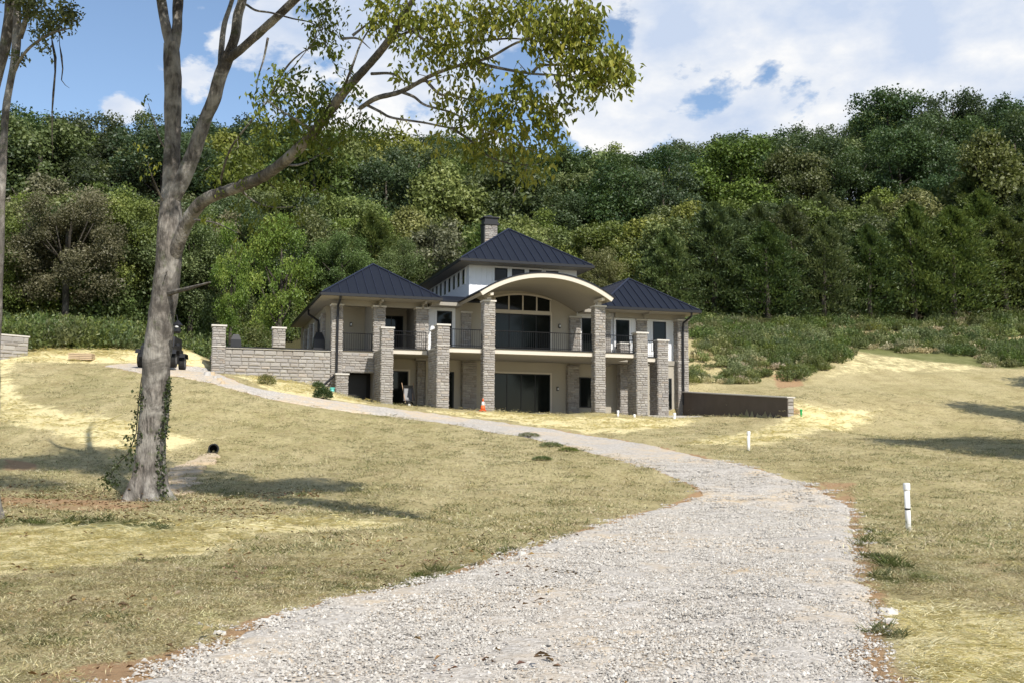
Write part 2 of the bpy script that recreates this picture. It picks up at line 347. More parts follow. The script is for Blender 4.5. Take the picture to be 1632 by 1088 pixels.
def scatter(name, P, protos, smin, smax, matkey=None, label=None, tilt=.15, kind='stuff', cat=None):
    """one object: geometry nodes put a copy of a prototype mesh on every point"""
    P = np.asarray(P, float); n = len(P)
    me = bpy.data.meshes.new(name); me.vertices.add(n); me.vertices.foreach_set('co', P.astype(np.float32).ravel()); me.update()
    a = me.attributes.new('rot', 'FLOAT_VECTOR', 'POINT')
    R = np.stack([RNG.normal(0, tilt, n), RNG.normal(0, tilt, n), RNG.uniform(0, 2*pi, n)], 1); a.data.foreach_set('vector', R.astype(np.float32).ravel())
    a = me.attributes.new('scl', 'FLOAT', 'POINT'); a.data.foreach_set('value', RNG.uniform(smin, smax, n).astype(np.float32))
    a = me.attributes.new('pick', 'INT', 'POINT'); a.data.foreach_set('value', RNG.integers(0, len(protos), n).astype(np.int32))
    o = link(bpy.data.objects.new(name, me)); props(o, label, cat, None, kind)
    ng = bpy.data.node_groups.new(name+'_nodes', 'GeometryNodeTree')
    ng.interface.new_socket('Geometry', in_out='INPUT', socket_type='NodeSocketGeometry'); ng.interface.new_socket('Geometry', in_out='OUTPUT', socket_type='NodeSocketGeometry')
    t = NT(ng); gi = t.add('NodeGroupInput'); go = t.add('NodeGroupOutput')
    pc = bpy.data.collections.new(name+'_kinds')
    for i, pm in enumerate(protos):
        po = bpy.data.objects.new('%s_kind_%02d' % (name, i), pm); pc.objects.link(po)
    ci = t.add('GeometryNodeCollectionInfo'); ci.inputs['Collection'].default_value = pc; ci.inputs['Separate Children'].default_value = True; ci.inputs['Reset Children'].default_value = True
    def attr(nm, ty):
        x = t.add('GeometryNodeInputNamedAttribute', data_type=ty); x.inputs['Name'].default_value = nm
        return [s_ for s_ in x.outputs if s_.enabled and s_.name == 'Attribute'][0]
    ip = t.add('GeometryNodeInstanceOnPoints'); t.l.new(gi.outputs[0], ip.inputs['Points']); t.l.new(ci.outputs[0], ip.inputs['Instance'])
    ip.inputs['Pick Instance'].default_value = True; t.l.new(attr('pick', 'INT'), ip.inputs['Instance Index'])
    er = t.add('FunctionNodeEulerToRotation'); t.l.new(attr('rot', 'FLOAT_VECTOR'), er.inputs[0]); t.l.new(er.outputs[0], ip.inputs['Rotation'])
    t.l.new(attr('scl', 'FLOAT'), ip.inputs['Scale']); t.l.new(ip.outputs[0], go.inputs[0])
    md = o.modifiers.new('scatter', 'NODES'); md.node_group = ng
    return o

# ------------------------------------------------------------------ terrain heights
CP = [(0, 1088, 7.1, 0), (816, 1088, 7.1, 0), (1632, 1088, 7.1, 0)]
ctrl = [(x, y, 0.) for x in (-12, 0, 12) for y in (-25, -8, 2)] + [(-5, 9, 0), (0, 9, 0), (5, 9, 0), (-9, 12, .03), (0, 13.5, 0), (9, 13.5, -.03), (-40, -20, .2), (40, -20, 0)]
for (x, y, Z) in [(235, 800, 24), (50, 800, 23), (1448, 845, 20.5), (1110, 790, 27), (1350, 805, 26), (660, 830, 20.5), (420, 800, 23.5), (340, 720, 35), (285, 770, 28.5), (0, 752, 29), (120, 765, 28),
                  (100, 640, 41), (0, 640, 42), (200, 690, 36), (0, 576, 50), (100, 577, 50), (250, 586, 49), (340, 603, 46.8), (430, 628, 44.5), (480, 700, 37), (600, 656, 45.5), (620, 750, 30), (800, 740, 31),
                  (830, 690, 42.5), (950, 760, 29.5), (1000, 703, 41.5), (1193, 716, 38), (1200, 770, 29), (1450, 760, 30), (1632, 790, 27), (1450, 700, 43), (1632, 700, 44), (1300, 672, 50), (1450, 640, 56), (1632, 640, 58),
                  (1350, 600, 67), (1632, 596, 68), (1380, 556, 79), (1560, 566, 77), (1200, 600, 66), (1130, 605, 66), (1130, 530, 80), (1250, 528, 83), (1632, 545, 85), (1450, 535, 84),
                  (300, 558, 55), (150, 552, 58), (0, 556, 58), (1500, 900, 13.5), (200, 900, 14), (780, 664, 49.5), (1000, 670, 50.5), (1100, 668, 52), (520, 641, 45.5), (1247, 666, 48.6), (1160, 690, 44)]:
    p = at(x, y, Z); ctrl.append(tuple(p))
HO = at(770, 655, 52); HT = radians(17); HU = np.array([cos(HT), sin(HT), 0]); HV = np.array([-sin(HT), cos(HT), 0])
def H2W(u, v, w=0.): return HO+HU*u+HV*v+np.array([0, 0, w])
for (u, v, w_) in [(0, -.6, -.02), (6, -.6, -.02), (0, 3, -.12), (6, 3, -.12), (9.5, 1.2, -.12), (3, 14, -.1), (-3.2, 1.8, .27), (-4.4, 1.2, .28), (-4, 4, .1), (-6.2, 3.6, .5), (-7.2, 3.4, 1.0), (-9.5, 3.6, 1.45), (-12.6, 3.6, 1.75), (-14, 4.5, 1.9), (-13.5, 9, 2.1), (-12, 14, 2.4), (-10, 20, 3.2), (0, 24, 4.6), (12.0, 0, -.1), (12.0, -6, -.2), (12, 3, -.1), (14.2, 3, 1.0), (13.6, -2, .75), (13.6, -6, .35), (14.5, 8, 2.5), (10, 20, 4.2), (17, 12, 4.4)]:
    ctrl.append(tuple(H2W(u, v, w_)))
ctrl += [(-40, 66, 8.), (-25, 66, 8.), (-12, 74, 8.3), (-80, 70, 9), (-45, 95, 18), (-25, 95, 16), (0, 95, 13), (20, 100, 15), (40, 100, 16.5), (60, 92, 13.5), (80, 100, 17),
         (-60, 125, 27), (-30, 125, 26), (0, 125, 23), (30, 122, 24.5), (55, 122, 27), (90, 125, 30), (-75, 155, 35), (-40, 155, 35.5), (-15, 160, 36), (10, 165, 35), (30, 160, 34), (55, 155, 38), (90, 155, 40),
         (-80, 200, 37), (-40, 200, 37), (0, 200, 34), (40, 200, 37), (80, 200, 41), (0, 300, 36), (-150, 300, 38), (150, 300, 38), (-150, 150, 30), (160, 150, 34), (-120, 60, 8), (120, 60, 7), (-80, 20, 1.5), (80, 20, 1), (40, 45, 2.2), (-45, 40, 3.2), (30, 25, .2), (-25, 25, .6)]
ctrl = np.array(ctrl)
_S = 50.
def _phi(r2): return .5*r2*np.log(r2+1e-12)
_X = ctrl[:, :2]/_S
_D = ((_X[:, None]-_X[None])**2).sum(-1); _n = len(_X)
_A = np.zeros((_n+3, _n+3)); _A[:_n, :_n] = _phi(_D)+np.eye(_n)*2e-5; _A[:_n, _n] = 1; _A[:_n, _n+1:] = _X; _A[_n, :_n] = 1; _A[_n+1:, :_n] = _X.T
_W = np.linalg.solve(_A, np.concatenate([ctrl[:, 2], np.zeros(3)]))
def hgt(x, y):
    x = np.asarray(x, float); y = np.asarray(y, float); x0, y0 = x, y; sh_ = x.shape; x = x.ravel()/_S; y = y.ravel()/_S; out = np.empty(len(x))
    for i in range(0, len(x), 20000):
        xx = x[i:i+20000]; yy = y[i:i+20000]
        d = (xx[:, None]-_X[None, :, 0])**2+(yy[:, None]-_X[None, :, 1])**2
        out[i:i+20000] = _phi(d)@_W[:_n]+_W[_n]+_W[_n+1]*xx+_W[_n+2]*yy
    out = out.reshape(sh_); x = np.asarray(x0); y = np.asarray(y0)
    lu = (x-HO[0])*HU[0]+(y-HO[1])*HU[1]; lv = (x-HO[0])*HV[0]+(y-HO[1])*HV[1]      # the levelled yard in the corner of the retaining wall
    wgt = np.clip((lu-8.5)/1.5, 0, 1)*np.clip((12.78-lu)/.1, 0, 1)*np.clip((lv+9.5)/2.5, 0, 1)*(lv < 4.2)
    lim = HO[2]-.13+.02*np.minimum(lv, 0)
    return np.where(wgt > 0, out*(1-wgt)+np.minimum(out, lim)*wgt, out)
_K = [(RNG.uniform(0, 2*pi), f, RNG.uniform(0, 2*pi)) for f in (.5, .7, .9, 1.3, 1.7, 2.1, 2.9, 3.7, 4.9, 6.1) for _ in range(2)]
def micro(x, y):
    s = 0
    for (a, f, ph) in _K: s = s+np.sin((x*cos(a)+y*sin(a))*f*2+ph)/f**.8
    return s*.008
def gnd(x, y): return hgt(x, y)+micro(np.asarray(x, float), np.asarray(y, float))
def ground_pt(px, py, ymax=120):
    d = ray(px, py); d = d/d[1]; Y = np.linspace(4, ymax, 900)
    X = d[0]*Y; Z = 1.6+d[2]*Y; g = hgt(X, Y); below = np.nonzero(Z < g)[0]
    if len(below) == 0: i = int(np.argmin(Z-g)); return np.array([X[i], Y[i]])
    i = below[0]; i0 = max(i-1, 0); a = (Z-g)[i0]; b_ = (Z-g)[i]; t_ = a/(a-b_+1e-9) if i > i0 else 0
    return np.array([X[i0]+(X[i]-X[i0])*t_, Y[i0]+(Y[i]-Y[i0])*t_])
def gpoly(pts): return np.array([ground_pt(*p) for p in pts])

# ------------------------------------------------------------------ driveway stations
ST = [((-6.6, -6), (2.5, -6)), ((-4.6, 1), (2.55, 1)), ((180, 1088), (1422, 1088)), ((430, 985), (1392, 1000)), ((690, 920), (1375, 920)), ((880, 862), (1366, 862)), ((1000, 824), (1360, 828)), ((1075, 804), (1350, 806)), ((1110, 788), (1318, 784)),
      ((1092, 766), (1262, 763)), ((1040, 747), (1190, 743)), ((960, 724), (1100, 723)), ((880, 706), (1000, 702)), ((780, 687), (880, 684)), ((680, 671), (780, 670)), ((590, 658), (680, 657)), ((500, 647), (590, 646)),
      ((430, 635), (500, 633)), ((360, 617), (428, 621)), ((300, 602), (370, 604)), ((240, 596), (335, 590)), ((200, 590), (290, 581)), ((165, 583), (215, 578))]
EL, ER = [], []
for i, (l, r) in enumerate(ST):
    EL.append(np.array(l, float) if i < 2 else ground_pt(*l)); ER.append(np.array(r, float) if i < 2 else ground_pt(*r))
def catmull(P, per=24):
    P = [np.array(p, float) for p in P]; P = [2*P[0]-P[1]]+P+[2*P[-1]-P[-2]]; out = []
    for i in range(1, len(P)-2):
        for k in range(per):
            t_ = k/per; a, b_, c, d = P[i-1:i+3]
            out.append(.5*((2*b_)+(-a+c)*t_+(2*a-5*b_+4*c-d)*t_**2+(-a+3*b_-3*c+d)*t_**3))
    out.append(P[-2]); return np.array(out)
RL = catmull(EL); RR = catmull(ER)
def wob(s, k): return .10*np.sin(s*.9+k)+.06*np.sin(s*2.3+2*k)+.04*np.sin(s*5.7+3*k)+.03*np.sin(s*11.3+k)
NC = 46; tt = np.linspace(0, 1, NC)
wv = unit(RR-RL); s_ = np.concatenate([[0], np.cumsum(np.linalg.norm(np.diff(RL, axis=0), axis=1))])
RLw = RL+wv*(wob(s_, 1.)-.10)[:, None]; RRw = RR+wv*(wob(s_, 4.)+.10)[:, None]
G = RLw[:, None]*(1-tt)[None, :, None]+RRw[:, None]*tt[None, :, None]
edge = np.minimum(tt, 1-tt)*np.linalg.norm(RRw-RLw, axis=1)[:, None]
prof = -.05+.075*np.clip(edge/.35, 0, 1)+.012*np.sin(G[..., 0]*9+2*np.sin(G[..., 1]*5))*np.sin(G[..., 1]*8)
rut = -.02*np.exp(-((tt[None]-.28)/.09)**2)-.02*np.exp(-((tt[None]-.72)/.09)**2)
GZ = hgt(G[..., 0], G[..., 1])+micro(G[..., 0], G[..., 1])*.5+prof+rut+.004
V = np.dstack([G, GZ]).reshape(-1, 3); ns = len(RL)
ii = np.arange(ns-1)[:, None]*NC+np.arange(NC-1)[None]; Q = np.stack([ii, ii+1, ii+NC+1, ii+NC], -1).reshape(-1, 4)
drive = link(bpy.data.objects.new('gravel_driveway', np_mesh('gravel_driveway', V, Q, M['gravel'], smooth=True))); props(drive, 'pale gravel driveway curving up to the house', None, None, 'structure')
ROADP = np.concatenate([RL, RR[::-1]])
def in_poly(x, y, P):
    c = np.zeros(x.shape, bool); j = len(P)-1
    for i in range(len(P)):
        xi, yi = P[i]; xj, yj = P[j]
        m_ = ((yi > y) != (yj > y)) & (x < (xj-xi)*(y-yi)/(yj-yi+1e-12)+xi); c ^= m_; j = i
    return c
def poly_dist(x, y, P, closed=True):
    d = np.full(x.shape, 1e9); n = len(P)
    for i in range(n if closed else n-1):
        a = P[i]; b_ = P[(i+1) % n]; ab = b_-a; L2 = ab@ab+1e-12
        t_ = np.clip(((x-a[0])*ab[0]+(y-a[1])*ab[1])/L2, 0, 1)
        d = np.minimum(d, (x-a[0]-t_*ab[0])**2+(y-a[1]-t_*ab[1])**2)
    return np.sqrt(d)
def soft(x, y, P, wd):
    d = poly_dist(x, y, P); return np.clip(.5+np.where(in_poly(x, y, P), d, -d)/wd, 0, 1)
def road_sd(x, y):
    P = ROADP[::4]; d = poly_dist(x, y, P); return np.where(in_poly(x, y, P), -d, d)

# ------------------------------------------------------------------ ground sheet
rows = np.concatenate([np.linspace(-30, 4, 12)[:-1], 4*np.exp(np.linspace(0, math.log(130/4), 430)), np.linspace(134, 330, 30), [420, 700, 1200]])
cols = np.linspace(-1, 1, 381); cols = np.sign(cols)*np.abs(cols)**1.12
YY, SS = np.meshgrid(rows, cols, indexing='ij'); XX = SS*(6+np.maximum(YY, 0)*.95+np.maximum(-YY, 0)*.6)
HH = hgt(XX, np.minimum(YY, 330)); HH += np.where(YY < 100, micro(XX, YY), 0)
near = (YY < 88) & (YY > 3)
straw = np.zeros(XX.shape); green = np.zeros(XX.shape); dirt = np.zeros(XX.shape); woodm = np.zeros(XX.shape)
xs, ys = XX[near], YY[near]
STRAW = [([(0, 577), (22, 577), (12, 600), (40, 640), (100, 657), (180, 667), (260, 687), (315, 700), (270, 714), (215, 720), (130, 706), (60, 683), (0, 668)], 1., 1.2),
         ([(-60, 850), (120, 838), (300, 832), (440, 827), (640, 832), (600, 846), (420, 852), (300, 882), (150, 898), (-60, 925)], .95, .5),
         ([(1412, 950), (1450, 953), (1700, 990), (1700, 1120), (1480, 1120), (1440, 1040)], 1., .4),
         ([(375, 600), (500, 613), (530, 628), (600, 645), (770, 657), (960, 664), (1090, 667), (1110, 672), (1000, 690), (940, 690), (800, 668), (650, 650), (560, 640), (480, 630), (430, 620)], .95, .8),
         ([(1080, 705), (1190, 690), (1260, 655), (1262, 640), (1410, 652), (1350, 690), (1220, 712), (1130, 708)], .8, 1.5),
         ([(1360, 556), (1560, 566), (1572, 590), (1400, 592), (1300, 604)], .45, 1.5),
         ([(-30, 548), (140, 545), (330, 575), (330, 584), (150, 578), (-30, 577)], .9, 1.0)]
for P, a, wd in STRAW: straw[near] = np.maximum(straw[near], soft(xs, ys, gpoly(P), wd)*a)
GREEN = [([(-40, 815), (215, 830), (330, 842), (250, 852), (60, 842), (-40, 838)], .62, .8), ([(-60, 780), (200, 790), (300, 800), (560, 800), (650, 830), (330, 830), (-60, 812)], .35, .8),
         ([(150, 590), (220, 605), (230, 625), (120, 640), (80, 615)], .45, 1.2), ([(360, 775), (440, 783), (560, 800), (430, 800), (300, 784)], .5, .5),
         ([(640, 915), (830, 885), (790, 905), (640, 940), (560, 945)], .75, .3), ([(1365, 885), (1410, 888), (1500, 915), (1560, 935), (1460, 930), (1395, 940)], .7, .4),
         ([(1355, 990), (1430, 985), (1435, 1020), (1380, 1030)], .85, .25), ([(700, 735), (860, 720), (900, 745), (760, 765)], .35, 2.), ([(60, 990), (320, 930), (420, 960), (150, 1060)], .25, 1.)]
for P, a, wd in GREEN: green[near] = np.maximum(green[near], soft(xs, ys, gpoly(P), wd)*a)
DIRT = [([(0, 1100), (120, 1060), (330, 1020), (400, 1000), (330, 1050), (180, 1095)], .8, .3), ([(-30, 790), (120, 795), (260, 800), (230, 815), (60, 812), (-30, 805)], .65, .5), ([(0, 728), (60, 735), (70, 752), (0, 752)], .8, .5),
        ([(340, 600), (372, 606), (400, 625), (378, 622)], .9, .3), ([(1250, 648), (1276, 652), (1270, 662), (1252, 662)], 1., .3), ([(1228, 596), (1270, 590), (1285, 612), (1240, 622)], .8, .6), ([(1130, 560), (1200, 550), (1260, 545), (1250, 575), (1150, 585)], .55, 1.5),
        ([(1110, 525), (1180, 530), (1180, 560), (1110, 560)], .6, 1.5), ([(1500, 880), (1632, 900), (1632, 945), (1540, 915)], .55, .6), ([(1280, 760), (1370, 770), (1370, 810), (1330, 790)], .6, .4)]
for P, a, wd in DIRT: dirt[near] = np.maximum(dirt[near], soft(xs, ys, gpoly(P), wd)*a)
green[near] = np.maximum(green[near], soft(xs, ys, gpoly([(1110, 530), (1640, 548), (1640, 590), (1560, 585), (1360, 560), (1300, 600), (1200, 565)]), 2.)*.75)
rs = road_sd(xs, ys)
_h = HH[near]; _h -= np.clip(-(rs+.05)/.25, 0, 1)*.09; HH[near] = _h
side = xs > np.interp(ys, [0, 27, 28, 90], [.3, 2.5, 90, 90])
dirt[near] = np.maximum(dirt[near], np.clip(1-rs/np.where(side, .45, .16)*(1+ys*0.0), 0, 1)*.85*(rs > -1))
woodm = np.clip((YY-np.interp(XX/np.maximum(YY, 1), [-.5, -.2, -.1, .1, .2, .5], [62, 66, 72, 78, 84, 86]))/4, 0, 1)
V = np.dstack([XX, YY, HH]).reshape(-1, 3); nr, nc = XX.shape
ii = np.arange(nr-1)[:, None]*nc+np.arange(nc-1)[None]; Q = np.stack([ii, ii+1, ii+nc+1, ii+nc], -1).reshape(-1, 4)
gme = np_mesh('ground', V, Q, M['ground'], smooth=True)
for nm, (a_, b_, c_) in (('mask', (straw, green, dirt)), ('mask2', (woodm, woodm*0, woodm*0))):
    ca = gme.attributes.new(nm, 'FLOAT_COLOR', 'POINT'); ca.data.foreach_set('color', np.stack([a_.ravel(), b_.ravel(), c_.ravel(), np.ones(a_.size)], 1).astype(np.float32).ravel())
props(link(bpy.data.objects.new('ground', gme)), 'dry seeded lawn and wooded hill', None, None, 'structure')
def interp_mask(arr, x, y):
    """nearest-vertex lookup in the ground grid"""
    i = np.clip(np.searchsorted(rows, y)-1, 0, nr-1); s2 = x/(6+np.maximum(y, 0)*.95)
    s2 = np.sign(s2)*np.abs(s2)**(1/1.12); j = np.clip(((s2+1)/2*(nc-1)).round().astype(int), 0, nc-1); return arr[i, j]
# ================================================================== HOUSE (local x = along the facade, y = depth, z = up; floor level 0)
house = empty('stone_house', HO, HT, 'two storey stone and cream house with navy standing seam roofs and arched porch', 'house')
def stone_unit(k):
    """unit stone spanning x 0..1, z 0..1, face at y=-1, back at y=0, chamfered and uneven"""
    rr = random.Random(100+k); j = lambda a: rr.uniform(-a, a)
    b = [(0, 0, 0), (1, 0, 0), (1, 0, 1), (0, 0, 1)]
    f = [(.035+abs(j(.03)), -1+j(.2), .10+abs(j(.07))), (.965-abs(j(.03)), -1+j(.2), .10+abs(j(.07))), (.965-abs(j(.03)), -1+j(.2), .90-abs(j(.07))), (.035+abs(j(.03)), -1+j(.2), .90-abs(j(.07)))]
    c = [(.5+j(.2), -1.25+j(.3), .5+j(.2))]
    m = MB().add(b+f+c, [(0, 1, 5, 4), (1, 2, 6, 5), (2, 3, 7, 6), (3, 0, 4, 7), (4, 5, 8), (5, 6, 8), (6, 7, 8), (7, 4, 8)])
    return m
SU = [stone_unit(k) for k in range(8)]
SUM = [s.mesh('stone', M['stone']) for s in SU]
def stone_layout(W, H, cw, ch, rnd):
    """random ashlar: list of (x, z, w, h)"""
    out = []; z = 0.
    while z < H-.02:
        h = min(rnd.uniform(*ch), H-z)
        if H-z-h < ch[0]*.5: h = H-z
        x = 0.; first = True
        while x < W-.01:
            w_ = rnd.uniform(*cw)*(rnd.choice((.55, 1)) if first else 1); first = False
            if W-x-w_ < cw[0]*.5: w_ = W-x
            out.append((x, z, w_, h)); x += w_
        z += h
    return out
def face_frame(p0, dirx, nrm):
    """p0 lower left corner seen from outside, dirx along the wall, nrm outward"""
    return np.array(p0, float), np.array(dirx, float), np.array(nrm, float)
def stones_objs(parent, p0, ang, W, H, cw=(.18, .40), ch=(.08, .155), dep=.028, seed=1, keep=None):
    rnd = random.Random(seed); ca, sa = cos(ang), sin(ang)
    for (x, z, w_, h) in stone_layout(W, H, cw, ch, rnd):
        if keep and not keep(x, z, w_, h): continue
        o = bpy.data.objects.new('stone', rnd.choice(SUM)); COL.objects.link(o); o.parent = parent
        o.location = (p0[0]+ca*(x+.005), p0[1]+sa*(x+.005), p0[2]+z+.005); o.rotation_euler = (0, 0, ang); o.scale = (w_-.01, dep*rnd.uniform(.7, 1.5), h-.01)
def stones_join(mb, p0, ang, W, H, cw=(.18, .40), ch=(.08, .155), dep=.028, seed=1, keep=None):
    rnd = random.Random(seed); ca, sa = cos(ang), sin(ang)
    for (x, z, w_, h) in stone_layout(W, H, cw, ch, rnd):
        if keep and not keep(x, z, w_, h): continue
        u = rnd.choice(SU); d = dep*rnd.uniform(.7, 1.5); vs = []
        for (a, b, c) in u.v:
            lx = x+.005+a*(w_-.01); ly = b*d; vs.append((p0[0]+ca*lx-sa*ly, p0[1]+sa*lx+ca*ly, p0[2]+z+.005+c*(h-.01)))
        mb.add(vs, u.f)
def pillar(u0, v0, u1, v1, w0, w1, bands=(), single=True, name='stone_pillar', seed=1, right=True, cap=True, parent=None):
    parent = parent or house
    body = MB().box((u0+.03, v0+.03, w0-.4), (u1-.03, v1-.03, w1-.08))
    p = body.build(name, M['mortar'], parent)
    if cap: MB().box((u0-.04, v0-.04, w1-.08), (u1+.04, v1+.04, w1)).build('pillar_cap', M['cap'], p)
    for k, b in enumerate(bands): MB().box((u0-.012, v0-.012, b-.02), (u1+.012, v1+.012, b+.02)).build('band_course', M['cap'], p)
    segs = []; z = w0-.3
    for b in sorted(bands): segs.append((z, b-.02)); z = b+.02
    segs.append((z, w1-.08))
    side = MB()
    for k, (a, b) in enumerate(segs):
        f = (u0+.02, v0+.03, a)
        if single: stones_objs(p, f, 0, u1-u0-.04, b-a, seed=seed*31+k)
        else: stones_join(side, f, 0, u1-u0-.04, b-a, seed=seed*31+k)
        stones_join(side, (u0+.03, v1-.02, a), -pi/2, v1-v0-.04, b-a, seed=seed*37+k)
        if right: stones_join(side, (u1-.03, v0+.02, a), pi/2, v1-v0-.04, b-a, seed=seed*41+k)
    side.build('stone_cladding', M['stone_j'], p, kind='stuff')
    return p
# front row, stepped back bay by bay
pillar(0, 0, .58, .6, 0, 5.45, (3.12,), seed=1)
pillar(5.84, 0, 6.42, .6, 0, 5.45, (3.12,), seed=2)
pillar(-2.33, 0, -1.71, .6, 0, 4.18, (3.16,), seed=3)
pillar(8.12, 0, 8.75, .6, 0, 4.18, (3.1,), seed=4)
pillar(-4.7, 2, -4.08, 2.6, .1, 4.15, (3.12,), seed=5)
pillar(10.22, 2, 10.86, 2.6, 0, 4.05, (3.08,), seed=6)
# wing pillars under the eaves
pillar(-6.9, 4, -6.33, 4.6, .3, 5.45, (3.1,), single=False, seed=7)
pillar(-4.77, 4, -4.15, 4.6, 3.13, 5.45, (), single=False, seed=8)
pillar(-2.54, 4, -1.87, 4.6, 3.13, 5.45, (), single=False, seed=9)
pillar(12.34, 3.9, 13.0, 4.6, 0, 5.42, (3.1,), single=False, seed=10)
pillar(8.78, 3.7, 9.38, 4.25, 0, 4.0, (3.1,), single=False, seed=11)
pillar(-6.72, 3.3, -6.1, 3.8, .2, 1.9, (), single=False, seed=12, name='low_pier')
for (a, b, vv) in ((10.06, 10.68, 4.33), (8.0, 8.5, 4.33), (6.1, 6.75, 4.4), (.0, .54, 4.4)):
    pillar(a, vv, b, vv+.3, 3.13, 5.4, (), single=False, seed=int(13+a), name='stone_pilaster', right=True)
for (a, b, vv) in ((5.95, 6.62, 4.3), (.05, .84, 4.3), (-2.3, -1.75, 4.7)):
    pillar(a, vv, b, vv+.4, 0, 2.8, (), single=False, seed=int(23+a), name='stone_pilaster', cap=False)
# fin walls running back from the stepped pillars
def fin(u0, u1, v0, v1, w1, w2=None, v2=None, seed=1):
    p = MB().box((u0+.03, v0, -.4), (u1-.03, v1, w1-.06)).build('fin_wall', M['mortar'], house)
    s = MB(); stones_join(s, (u0+.03, v1, -.3), -pi/2, v1-v0, w1+.24, seed=seed); stones_join(s, (u1-.03, v0, -.3), pi/2, v1-v0, w1+.24, seed=seed+1); s.build('stone_cladding', M['stone_j'], p, kind='stuff')
    MB().box((u0-.02, v0, w1-.06), (u1+.02, v1, w1)).build('wall_coping', M['cap'], p)
    if w2:
        q = MB().box((u0+.03, v0, w1), (u1-.03, v2, w2-.06)).build('fin_wall', M['mortar'], house)
        s = MB(); stones_join(s, (u0+.03, v2, w1), -pi/2, v2-v0, w2-.06-w1, seed=seed); s.build('stone_cladding', M['stone_j'], q, kind='stuff')
        MB().box((u0-.03, v0, w2-.06), (u1+.03, v2+.03, w2)).build('wall_coping', M['cap'], q)
fin(-2.33, -1.9, .6, 2.0, 3.08, 4.0, 1.5, seed=50)
fin(-4.7, -4.25, 2.6, 4.0, 3.08, seed=52)
fin(8.12, 8.5, .6, 1.2, 3.08, seed=54)
fin(10.22, 10.6, 2.6, 3.1, 3.08, seed=56)
# deck
for (a, b, v0) in ((-1.7, .0, .30), (.58, 5.84, .30), (6.42, 8.12, .30)): 
    d = MB().box((a, v0, 2.87), (b, v0+.12, 3.09)).build('deck_fascia', M['cream'], house); MB().box((a, v0-.05, 3.092), (b, v0+.1, 3.14)).build('deck_edge', M['black'], house)
for (a, b, v0) in ((-4.08, -2.34, 2.25), (8.76, 10.22, 2.25)):
    MB().box((a, v0, 2.87), (b, v0+.12, 3.09)).build('deck_fascia', M['cream'], house); MB().box((a, v0-.05, 3.092), (b, v0+.1, 3.14)).build('deck_edge', M['black'], house)
MB().box((-6.33, 4.1, 3.0), (-4.7, 4.22, 3.09)).build('deck_fascia', M['cream'], house); MB().box((-6.33, 4.02, 3.092), (-4.7, 4.2, 3.14)).build('deck_edge', M['black'], house)
slab = MB().box((-1.88, .43, 2.84), (8.1, 4.55, 3.12)).box((-4.2, 2.4, 2.841), (-1.885, 5., 3.121)).box((8.105, 2.4, 2.841), (10.3, 4.5, 3.121)).box((-6.3, 4.24, 2.842), (-4.205, 7.4, 3.122))
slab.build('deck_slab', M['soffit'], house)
# patio and plinth
MB().box((-6.8, 1.0, -.5), (12.4, 16, -.02)).build('patio_slab', M['concrete'], house)
# main walls
lw = MB(); lw.box((-1.86, 4.6, 0), (9.3, 4.9, 2.84)); lw.build('lower_wall', M['stucco'], house)
MB().box((-4.2, 5.0, 0), (-1.87, 5.3, 2.84)).build('lower_wall', M['stucco'], house)
MB().box((9.31, 4.3, -.3), (12.4, 4.6, 3.12)).build('lower_wall', M['stucco'], house)
MB().box((9.31, 4.24, 2.86), (12.34, 4.3, 3.12)).build('band_board', M['soffit'], house)
# left wing lower: stone wall over dark opening
p = MB().box((-6.36, 4.06, 2.0), (-4.68, 4.3, 3.0)).build('stone_wall', M['mortar'], house)
s = MB(); stones_join(s, (-6.33, 4.06, 2.02), 0, 1.62, .97, cw=(.25, .5), seed=77); s.build('stone_cladding', M['stone_j'], p, kind='stuff')
MB().box((-6.36, 5.2, 0), (-4.66, 5.35, 2.84)).build('shade_toned_wall', M['dark'], house)  # back of the opening, its shade put into the colour
MB().box((-4.68, 4.3, 0), (-4.5, 5.2, 2.84)).build('side_wall', M['mortar'], house)
MB().box((-6.55, 4.6, 0), (-6.4, 5.2, 2.84)).build('side_wall', M['mortar'], house)
# upper walls: centre with gable under the vault
R0 = 6.15; UC = 3.13; VC = 6.83-R0
def arc_w(u): return VC+sqrt(max(0, R0**2-(u-UC)**2))
us = np.linspace(-.3, 6.56, 25); mb = MB()
top = [(u, arc_w(u)-.16) for u in us]
vs = [(u, 4.6, 3.12) for u in us]+[(u, 4.6, w_) for u, w_ in top]+[(u, 4.9, 3.12) for u in us]+[(u, 4.9, w_) for u, w_ in top]; n_ = len(us)
fs = [(i, i+1, n_+i+1, n_+i) for i in range(n_-1)]+[(2*n_+i+1, 2*n_+i, 3*n_+i, 3*n_+i+1) for i in range(n_-1)]+[(n_+i, n_+i+1, 3*n_+i+1, 3*n_+i) for i in range(n_-1)]
mb.add(vs, fs).build('porch_gable_wall', M['stucco'], house)
MB().box((-1.88, 4.6, 3.12), (-.305, 4.9, 5.72)).build('upper_wall', M['siding'], house)
MB().box((6.565, 4.6, 3.12), (8.8, 4.9, 5.72)).build('upper_wall', M['siding'], house)
MB().box((8.805, 4.5, 3.12), (12.9, 4.8, 5.72)).build('upper_wall', M['siding'], house)
for k in range(9):
    uu = 8.95+k*.42
    if any(a-.1 < uu < b+.1 for a, b in ((8.78, 9.68), (11.0, 11.95), (10.06, 10.68))): continue
    MB().box((uu, 4.48, 3.13), (uu+.045, 4.5, 5.6)).build('batten', M['siding'], house)
